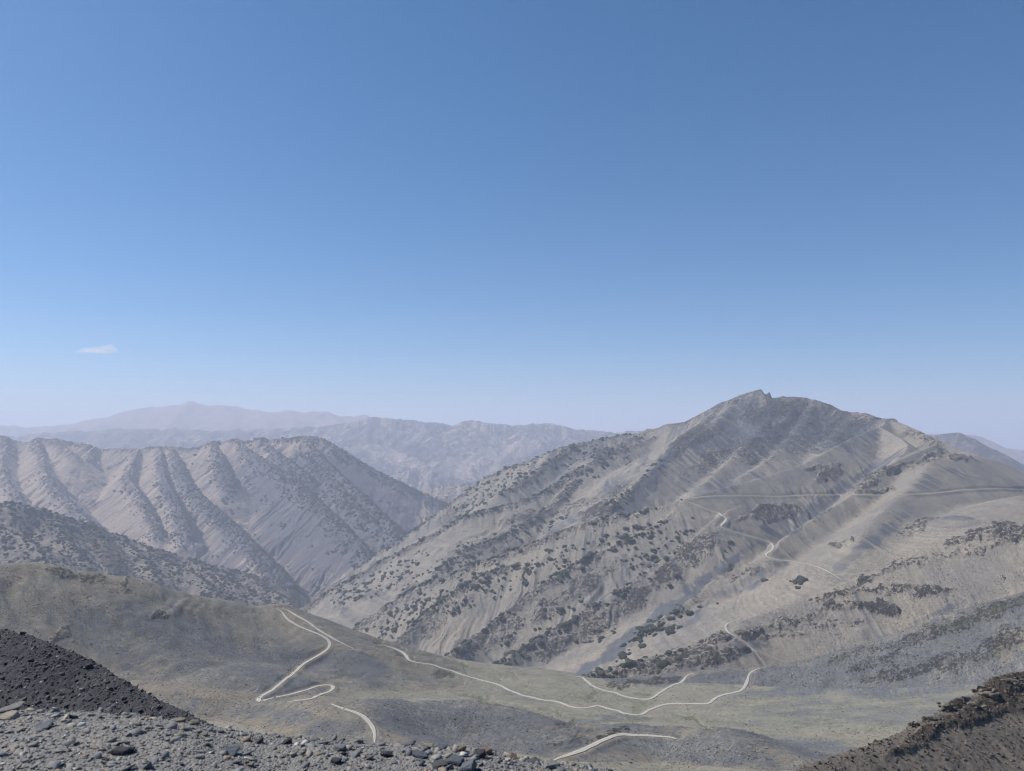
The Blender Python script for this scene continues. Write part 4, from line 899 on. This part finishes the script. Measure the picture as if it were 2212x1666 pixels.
# individual rocks on the lip: (u, v, width px, flatness, colour, yaw, label)
def rock_mat(name, c, d):
    return stone_mat(name, [(0, tuple(x * .8 for x in c[:3]) + (1,)), (.5, c), (1, d)], 22, .006)
RM = dict(slate=rock_mat("blue slate", c3(.13, .145, .175), c3(.21, .22, .245)), rust=rock_mat("rusty stone", c3(.19, .13, .095), c3(.30, .21, .14)), tan=rock_mat("tan stone", c3(.33, .29, .22), c3(.42, .36, .28)), dark=rock_mat("black slate", c3(.06, .063, .072), c3(.13, .13, .14)),
          grey=rock_mat("grey stone", c3(.27, .265, .25), c3(.36, .35, .33)), red=rock_mat("reddish stone", c3(.27, .17, .14), c3(.36, .24, .19)), white=rock_mat("white stone", c3(.6, .58, .55), c3(.72, .7, .68)))
ROCKLIST = [
    (22, 1530, 66, .35, 'grey', 20, "long pale grey slab lying on the lip at the far left edge"),
    (22, 1544, 52, .4, 'tan', 10, "ochre stone tucked under the pale slab at the left edge"),
    (88, 1568, 58, .22, 'slate', 25, "flat blue slate flake below the dark shoulder at the left"),
    (265, 1617, 56, .5, 'dark', 5, "chunky dark slate block sitting alone in the gravel at the left"),
    (150, 1605, 34, .3, 'slate', 40, "thin blue slate flake left of the chunky dark block"),
    (250, 1605, 30, .3, 'grey', 30, "pale grey flake leaning just above the chunky dark block"),
    (298, 1563, 22, .5, 'red', 0, "small salmon pink stone near the lip crest"),
    (390, 1556, 28, .5, 'tan', 10, "cream stone on the lip crest where the dark shoulder ends"),
    (420, 1560, 30, .45, 'tan', -20, "light tan stone touching the end of the dark shoulder"),
    (440, 1584, 24, .4, 'tan', -15, "buff stone just below the lip crest"),
    (492, 1622, 60, .18, 'slate', 22, "long thin slate blade pointing up to the right"),
    (556, 1566, 26, .5, 'rust', 0, "rust brown stone on the lip crest right of the dark shoulder"),
    (655, 1582, 44, .55, 'rust', -10, "large rusty brown rock standing on the lip crest"),
    (560, 1598, 30, .7, 'dark', 60, "small black pointed stone left of the rusty rock"),
    (620, 1600, 34, .6, 'dark', 40, "dark jagged stone below the rusty rock"),
    (735, 1615, 30, .6, 'slate', 10, "blocky slate stone in the gravel left of the lower centre"),
    (727, 1641, 30, .6, 'dark', 0, "squat dark slate stone near the bottom edge"),
    (820, 1592, 30, .5, 'dark', 0, "dark rounded stone at the foot of the winding road"),
    (845, 1595, 24, .5, 'slate', 0, "slate stone beside the rounded one under the road end"),
    (835, 1627, 32, .6, 'dark', 0, "black stone with a shadowed face in the middle gravel"),
    (885, 1605, 30, .5, 'slate', 30, "blue grey stone on the crest right of centre"),
    (925, 1602, 30, .5, 'tan', -10, "pale brown stone standing on the crest right of centre"),
    (955, 1612, 40, .45, 'slate', -10, "broad blue slate slab behind the pointed dark rock"),
    (992, 1611, 38, .5, 'rust', 25, "pointed brown and black rock rising from the crest"),
    (1030, 1628, 52, .45, 'dark', 28, "long dark slate rock tilted upward beside the reddish stone"),
    (1050, 1622, 30, .6, 'red', 0, "reddish stone behind the tilted dark rock"),
    (905, 1628, 44, .4, 'slate', -5, "wide blue grey slate flake in the middle gravel"),
    (985, 1642, 50, .4, 'slate', 5, "wide grey slate near the bottom right of centre"),
    (950, 1652, 44, .45, 'dark', 10, "dark slate at the bottom edge right of centre"),
    (1010, 1656, 46, .6, 'slate', 50, "slate block with split layers at the bottom edge"),
    (1105, 1634, 34, .4, 'rust', 15, "low brown stone on the falling lip"),
    (1098, 1640, 14, .5, 'white', 0, "small bright white pebble on the falling lip"),
    (1150, 1643, 44, .35, 'dark', 10, "dark layered stone near the right end of the lip"),
    (770, 1590, 14, .6, 'white', 0, "white pebble on the crest left of the winding road"),
    (690, 1626, 18, .5, 'tan', 0, "yellowish pebble pair above the bottom edge"),
    (540, 1650, 26, .4, 'tan', 20, "sand coloured flake at the bottom edge below the slate blade"),
    (1190, 1652, 46, .4, 'grey', 0, "grey flat stone where the lip leaves the photo"),
]
used_ = {}
for i, (u, v, w, fl, c, yaw, lab) in enumerate(ROCKLIST):
    q = SH_F.hit(u, v + w * fl * .35)
    if q is None: q = SH_F.hit(u, v + 12)
    if q is None: print("rock miss", lab); continue
    bv, bf = hull(500 + i, fl * .85, 22, .7)
    # split layers: subdivide the hull and roughen it so that edges chip
    bm = bmesh.new(); vv_ = [bm.verts.new(p) for p in bv]; [bm.faces.new([vv_[k] for k in f]) for f in bf]
    bmesh.ops.subdivide_edges(bm, edges=bm.edges[:], cuts=3, use_grid_fill=True)
    for vert in bm.verts:
        p = vert.co
        lay = math.floor(p.z * 26 + .8 * math.sin(p.x * 5 + i))
        s_ = 1 + .05 * math.sin(lay * 12.9 + i * 7) + .04 * math.sin(p.x * 23 + i) * math.sin(p.y * 19 + lay)
        p.x *= s_; p.y *= s_; p.z += .012 * math.sin(p.x * 31 + p.y * 17 + i)
    size = .85 * w / F * q[1]
    me = bpy.data.meshes.new("rock"); bm.to_mesh(me); bm.free(); me.materials.append(RM[c])
    at = me.attributes.new("pick", 'FLOAT_COLOR', 'POINT'); at.data.foreach_set("color", np.tile([rng.random(), .5, 0, 1], len(me.vertices)).astype(np.float32))
    o = bpy.data.objects.new("rock", me); COL.objects.link(o)
    o.scale = (size, size, size); o.location = (q[0], q[1], q[2] + size * fl * .22)
    o.rotation_euler = (rng.normal(0, .12) + .1, -rad(yaw) * .6, rad(rng.uniform(-25, 25)))
    setp(o, label=lab, category="rock", group="loose rocks on the gravel lip")

# ------------------------------------------------------------------ shrubs
m = NT("juniper foliage")
A = m.attr("pick"); sep = m.n("ShaderNodeSeparateColor"); m.l(A.outputs["Color"], sep.inputs[0])
nz = m.noise(m.n("ShaderNodeTexCoord").outputs["Object"], .9, 5, .7)
colr = m.mix(m.ss(nz, .3, .7), c3(.028, .036, .026), c3(.075, .09, .055))
colr = m.mix(m.math('MULTIPLY', sep.outputs[0], .6), colr, c3(.05, .055, .045))
bs = m.n("ShaderNodeBsdfPrincipled"); m.l(colr, bs.inputs["Base Color"]); bs.inputs["Roughness"].default_value = .9; bs.inputs["Specular IOR Level"].default_value = .1
m.l(bs.outputs[0], m.out.inputs[0]); mat_shrub = m.m

def ico(sub, seed, amp, leaves=0):
    bm = bmesh.new(); bmesh.ops.create_icosphere(bm, subdivisions=sub, radius=.5)
    r = np.random.default_rng(seed)
    ctr = r.normal(size=(6, 3)); ctr /= np.linalg.norm(ctr, axis=1)[:, None]
    for v_ in bm.verts:
        d_ = np.array(v_.co) * 2
        lob = max(0, max(ctr @ d_)) ** 3
        f_ = 1 + amp * (lob - .5) + amp * .5 * r.normal()
        v_.co = Vector(d_ * .5 * f_); v_.co.z = max(v_.co.z * .8, -.22)
    bmesh.ops.triangulate(bm, faces=bm.faces[:])
    V = [tuple(v_.co) for v_ in bm.verts]; Fq = [[v_.index for v_ in f.verts] for f in bm.faces]; bm.free()
    V = list(V)
    for _ in range(leaves):
        f = Fq[r.integers(0, 80)]; p = np.mean([V[k] for k in f], 0) * r.uniform(.95, 1.18); b = len(V)
        for _k in range(3): V.append(tuple(p + r.normal(0, .06, 3)))
        Fq.append([b, b + 1, b + 2])
    return np.array(V), np.array(Fq)

def pick_sheet(sh, dens, lim=None):
    """Poisson picks of sheet positions for a density per square metre"""
    cell = (sh.a[1] - sh.a[0]) * sh.Y * np.gradient(sh.y)[:, None]
    lamb = np.clip(dens, 0, None) * cell
    idx = np.flatnonzero(rng.random(lamb.size) < lamb.ravel())
    if lim and len(idx) > lim: idx = rng.choice(idx, lim, replace=False)
    P = sh.verts()[idx]
    return P + np.stack([rng.normal(0, 1, len(P)) * .6, rng.normal(0, 1, len(P)) * .6, 0 * P[:, 0]], 1), idx

def visible(sh, P):
    e = sh.Z / sh.Y; run = np.maximum.accumulate(e, 0)
    c = np.clip(np.round((P[:, 0] / P[:, 1] - sh.a[0]) / (sh.a[1] - sh.a[0])).astype(int), 0, sh.nc - 1)
    r_ = np.clip(np.searchsorted(sh.y, P[:, 1]) - 1, 0, sh.nr - 1)
    return (P[:, 2] + 3) / P[:, 1] >= run[r_, c] - 1e-4

# massif shrubs
uu = R_U + 12 * perlin(R_U / 30, R_V / 20, 70) + 5 * perlin(R_U / 11, R_V / 8, 71); vv = R_V + 8 * perlin(R_U / 28, R_V / 18, 72)
SHB = [(1420, 1175, 90, 34, -30, 1), (1350, 1170, 110, 26, -18, .9), (1240, 1205, 110, 30, -28, .9), (1130, 1240, 110, 26, -28, 1), (1010, 1290, 100, 30, -28, 1), (900, 1320, 100, 26, -30, 1), (830, 1370, 80, 20, -35, .9), (960, 1250, 90, 24, -25, .7), (860, 1240, 90, 24, -30, .7), (760, 1280, 70, 22, -30, .8),
       (1200, 1330, 80, 20, -32, .6), (1130, 1360, 80, 16, -35, .6), (1340, 1280, 90, 14, -32, .6), (1250, 1330, 90, 14, -32, .8), (1170, 1375, 90, 12, -32, .7), (1375, 1370, 50, 14, -36, 1.2), (1430, 1350, 60, 14, -36, 1.1), (1345, 1410, 30, 10, -55, 1.2), (1420, 1375, 40, 10, -30, 1), (1300, 1370, 40, 12, -20, 1.1), (1250, 1385, 40, 10, -20, .9), (1560, 1180, 20, 16, 30, .9), (1540, 1165, 26, 10, 20, .7), (1715, 1260, 10, 14, 20, 2), (1650, 1250, 14, 10, 20, .5), (1330, 1450, 60, 8, -20, 1), (1260, 1470, 40, 8, -20, 1), (1450, 1262, 10, 20, 20, 1), (1070, 1050, 120, 24, -32, .75), (1180, 1010, 120, 18, -28, .5), (1300, 980, 120, 16, -18, .35), (1290, 1010, 90, 20, -20, .45), (1040, 1090, 60, 14, -32, .4), (1160, 1130, 90, 16, -15, .35), (1080, 1190, 90, 24, -25, .5), (1000, 1200, 80, 22, -28, .5), (1330, 1100, 60, 20, -30, .3), (1520, 1300, 80, 10, -30, .25), (1480, 1330, 60, 8, -30, .25)]
clump = sstep(-.05, .35, fbm(SH_R.X / 32, SH_R.Y / 32, 3, 301))
crestv = sstep(34, 3, SR * 0 + DR) * sstep(1500, 1380, R_U) * (.35 + .65 * sstep(1020, 1120, R_V)) * sstep(-.35, .15, R_N1)
dens = (blobs(uu, vv, SHB) * .012 * (.06 + clump) + crestv * .012 * (.3 + clump)) * (SH_R.Z > -700) * (R_V > 930)
dens *= 1 - .0 * DR
P, idx = pick_sheet(SH_R, dens)
vis = visible(SH_R, P); P = P[vis]; print("massif shrubs", len(P))
sz = np.clip(rng.lognormal(math.log(8.6), .42, len(P)), 3.5, 20)
scr = sz / P[:, 1]
order = np.argsort(-scr)
ind, rest = order[:290], order[290:]
shapes_hi = [ico(2, 900 + i, .45, 60) for i in range(5)]
shapes_md = [ico(1, 920 + i, .5) for i in range(5)]
shapes_lo = [ico(1, 940 + i, .5) for i in range(4)]
protos = []
for k_, (bv, bf) in enumerate(shapes_hi):
    protos.append(mesh_obj("juniper_shrub", bv, bf, mat_shrub, False, {"pick": ('FLOAT_COLOR', 'POINT', np.tile([k_ / 5, .5, 0, 1], (len(bv), 1)))}))
used_p = set()
for n_, i_ in enumerate(ind):
    k_ = n_ % 5
    o = protos[k_] if k_ not in used_p else protos[k_].copy()
    if k_ in used_p: COL.objects.link(o)
    used_p.add(k_)
    s_ = sz[i_]
    o.scale = (s_ * rng.uniform(.9, 1.5), s_ * rng.uniform(.8, 1.1), s_ * rng.uniform(.7, 1.0)); o.rotation_euler = (0, 0, rng.uniform(0, 6.28))
    o.location = (P[i_, 0], P[i_, 1], P[i_, 2] + s_ * .12)
    setp(o, label="dark green juniper shrub rooted on the pale right-hand slope", category="shrub", group="juniper shrubs on the right-hand massif")

allP, allS = [P[rest]], [sz[rest]]
# ridge in the left middle distance
dens = 1.3 * (.0016 * (.25 + sstep(-.25, .3, fbm(SH_L4.X / 60, SH_L4.Y / 60, 4, 311))) + .002 * sstep(60, 5, L4_D) + .002 * L4_cloud_shade) * (1 - .8 * blobs(L4_U, L4_V, [(230, 1205, 22, 30, -15, 1), (60, 1120, 60, 10, 10, .6)]))  # junipers thickened where the cloud shadow is painted
P, idx = pick_sheet(SH_L4, dens); P = P[visible(SH_L4, P)]; print("L4", len(P))
allP.append(P); allS.append(np.clip(rng.lognormal(math.log(9), .35, len(P)), 5, 18))
# sawtooth mountain
n_ = .1 + fbm(SH_L3.X / 120, SH_L3.Y / 120, 4, 321)
dens = .0030 * sstep(-.1, .35, n_ + .5 * sstep(120, 10, L3_D) - .35 * sstep(60, 140, L3_D)) * sstep(1010, 1110, L3_V + .16 * L3_U) * (.35 + .65 * sstep(330, 420, L3_U + .6 * (L3_V - 1000))) + .0022 * sstep(60, 8, L3_D) * sstep(990, 1060, L3_V) 
dens *= (.3 + .7 * sstep(-.3, .1, n_)) * (.35 + .65 * sstep(300, 560, L3_U + .8 * (L3_V - 1000)))
P, idx = pick_sheet(SH_L3, dens); P = P[visible(SH_L3, P)]; print("L3", len(P))
allP.append(P); allS.append(np.clip(rng.lognormal(math.log(11.5), .3, len(P)), 6, 20))
P, idx = pick_sheet(SH_GAP, .0012 + 0 * SH_GAP.X); P = P[visible(SH_GAP, P)]
allP.append(P); allS.append(np.clip(rng.lognormal(math.log(9), .3, len(P)), 5, 16))
P = np.concatenate(allP); S_ = np.concatenate(allS)
P[:, 2] += S_ * .08
scatter("shrubs", shapes_md, P, S_, mat_shrub, tilt=.15, squash=np.stack([rng.uniform(.9, 1.6, len(P)), rng.uniform(.8, 1.1, len(P)), rng.uniform(.7, 1, len(P))], 1), smooth=True, label="thousands of dark junipers dotting the mountain slopes")
print("shrubs", len(P), time.time() - T0)

# ------------------------------------------------------------------ rock outcrops standing free of the slope
def outcrop(q, size, seed, mat, squash, label, tiltx=0, yaw=0):
    bm = bmesh.new(); r = np.random.default_rng(seed)
    for j in range(16):
        hv, hf = hull(seed * 20 + j, .9, 16, .3)
        off = np.array([r.uniform(-.5, .5), r.uniform(-.3, .3), r.uniform(-.3, .22)]) * (j > 0)
        s_ = .7 if j == 0 else r.uniform(.2, .5)
        b = [bm.verts.new(p * s_ + off) for p in hv]
        for f in hf:
            try: bm.faces.new([b[k] for k in f])
            except ValueError: pass
    bmesh.ops.subdivide_edges(bm, edges=bm.edges[:], cuts=3, use_grid_fill=True)
    for v_ in bm.verts:
        p = v_.co; n_ = math.sin(p.x * 17 + seed) * math.sin(p.y * 13) * .04 + .04 * math.sin(math.floor(p.z * 14) * 7.1)
        v_.co = p * (1 + n_ + r.normal() * .012)
    me = bpy.data.meshes.new("rock_outcrop"); bm.to_mesh(me); bm.free(); me.materials.append(mat)
    at = me.attributes.new("pick", 'FLOAT_COLOR', 'POINT'); at.data.foreach_set("color", np.tile([.6, .6, 0, 1], len(me.vertices)).astype(np.float32))
    o = bpy.data.objects.new("rock_outcrop", me); COL.objects.link(o)
    o.location = q; o.scale = (size * squash[0], size * squash[1], size * squash[2]); o.rotation_euler = (tiltx, 0, yaw)
    setp(o, label=label, category="outcrop")
mat_oc = stone_mat("brown outcrop rock", [(0, c3(.07, .06, .052)), (.5, c3(.17, .14, .112)), (.7, c3(.27, .215, .17)), (1, c3(.30, .25, .2))], .5, .25)
for (u, v, w, sq, lab) in [(2128, 1492, 54, (1, .8, .75), "overhanging brown crag on the skyline of the lower right slope"), (2100, 1516, 46, (1, .7, .5), "dark broken crag directly below the overhanging one"),
                           (2045, 1516, 32, (1, .8, .55), "small pinkish outcrop lower down the same crest"), (1977, 1555, 22, (1, .8, .75), "little dark outcrop standing alone on the crest"), (2003, 1541, 20, (1, .8, .45), "low tan outcrop beside the little dark one"), (2185, 1466, 60, (1, .6, .45), "brown crag at the right edge above the overhang")]:
    q = SH_NR.hit(u, v + 10)
    if q is not None:
        s_ = w / F * q[1]; outcrop((q[0], q[1], q[2] + .05 * s_), s_, int(u), mat_oc, sq, lab)

# ------------------------------------------------------------------ cloud
bm = bmesh.new()
cr_ = np.random.default_rng(4)
Yc_ = 46000.0
for (u, v, ru, rv) in [(186, 757, 13, 4.2), (200, 756, 12, 5), (212, 755, 13, 6), (225, 754, 14, 7), (236, 751, 8, 7), (240, 755, 13, 5.5), (239, 748, 6, 4), (222, 751, 6, 4), (206, 753, 6, 4), (172, 760, 8, 2.6), (250, 760, 8, 2.4), (215, 760, 34, 2.8)]:
    c_ = W(u, v, Yc_); rx, rz = ru / F * Yc_, rv / F * Yc_
    g = bmesh.ops.create_icosphere(bm, subdivisions=4, radius=1.0)
    for v_ in g['verts']: v_.co = Vector((c_[0] + v_.co.x * rx, c_[1] + v_.co.y * rx * .8, c_[2] + v_.co.z * rz))
me = bpy.data.meshes.new("cloud"); bm.to_mesh(me); bm.free()
m = NT("thin cloud vapour")
vp = m.n("ShaderNodeVolumePrincipled"); vp.inputs["Color"].default_value = (1, 1, 1, 1); vp.inputs["Anisotropy"].default_value = .2
nz = m.noise(m.n("ShaderNodeTexCoord").outputs["Object"], .004, 4, .6)
m.l(m.math('MULTIPLY', m.ss(nz, .30, .6), .003), vp.inputs["Density"])
m.l(vp.outputs[0], m.out.inputs["Volume"])
me.materials.append(m.m)
o = bpy.data.objects.new("cloud", me); COL.objects.link(o); setp(o, kind="stuff", label="small flat bottomed white cloud low in the left sky")

# ------------------------------------------------------------------ haze
hx0, hx1, hy0, hy1, hz0, hz1 = -42000, 42000, -1200, 41000, -1400, 1150
bm = bmesh.new(); bmesh.ops.create_cube(bm, size=1)
for v_ in bm.verts:
    v_.co = Vector((hx0 if v_.co.x < 0 else hx1, hy0 if v_.co.y < 0 else hy1, hz0 if v_.co.z < 0 else hz1))
me = bpy.data.meshes.new("haze"); bm.to_mesh(me); bm.free()
m = NT("summer haze")
vp = m.n("ShaderNodeVolumePrincipled"); vp.inputs["Color"].default_value = HAZE_COL; vp.inputs["Anisotropy"].default_value = .1
vp.inputs["Density"].default_value = HAZE_DENS
m.l(vp.outputs[0], m.out.inputs["Volume"]); me.materials.append(m.m)
o = bpy.data.objects.new("haze", me); COL.objects.link(o); setp(o, kind="stuff", label="thin blue summer haze in the air")
print("done", time.time() - T0)
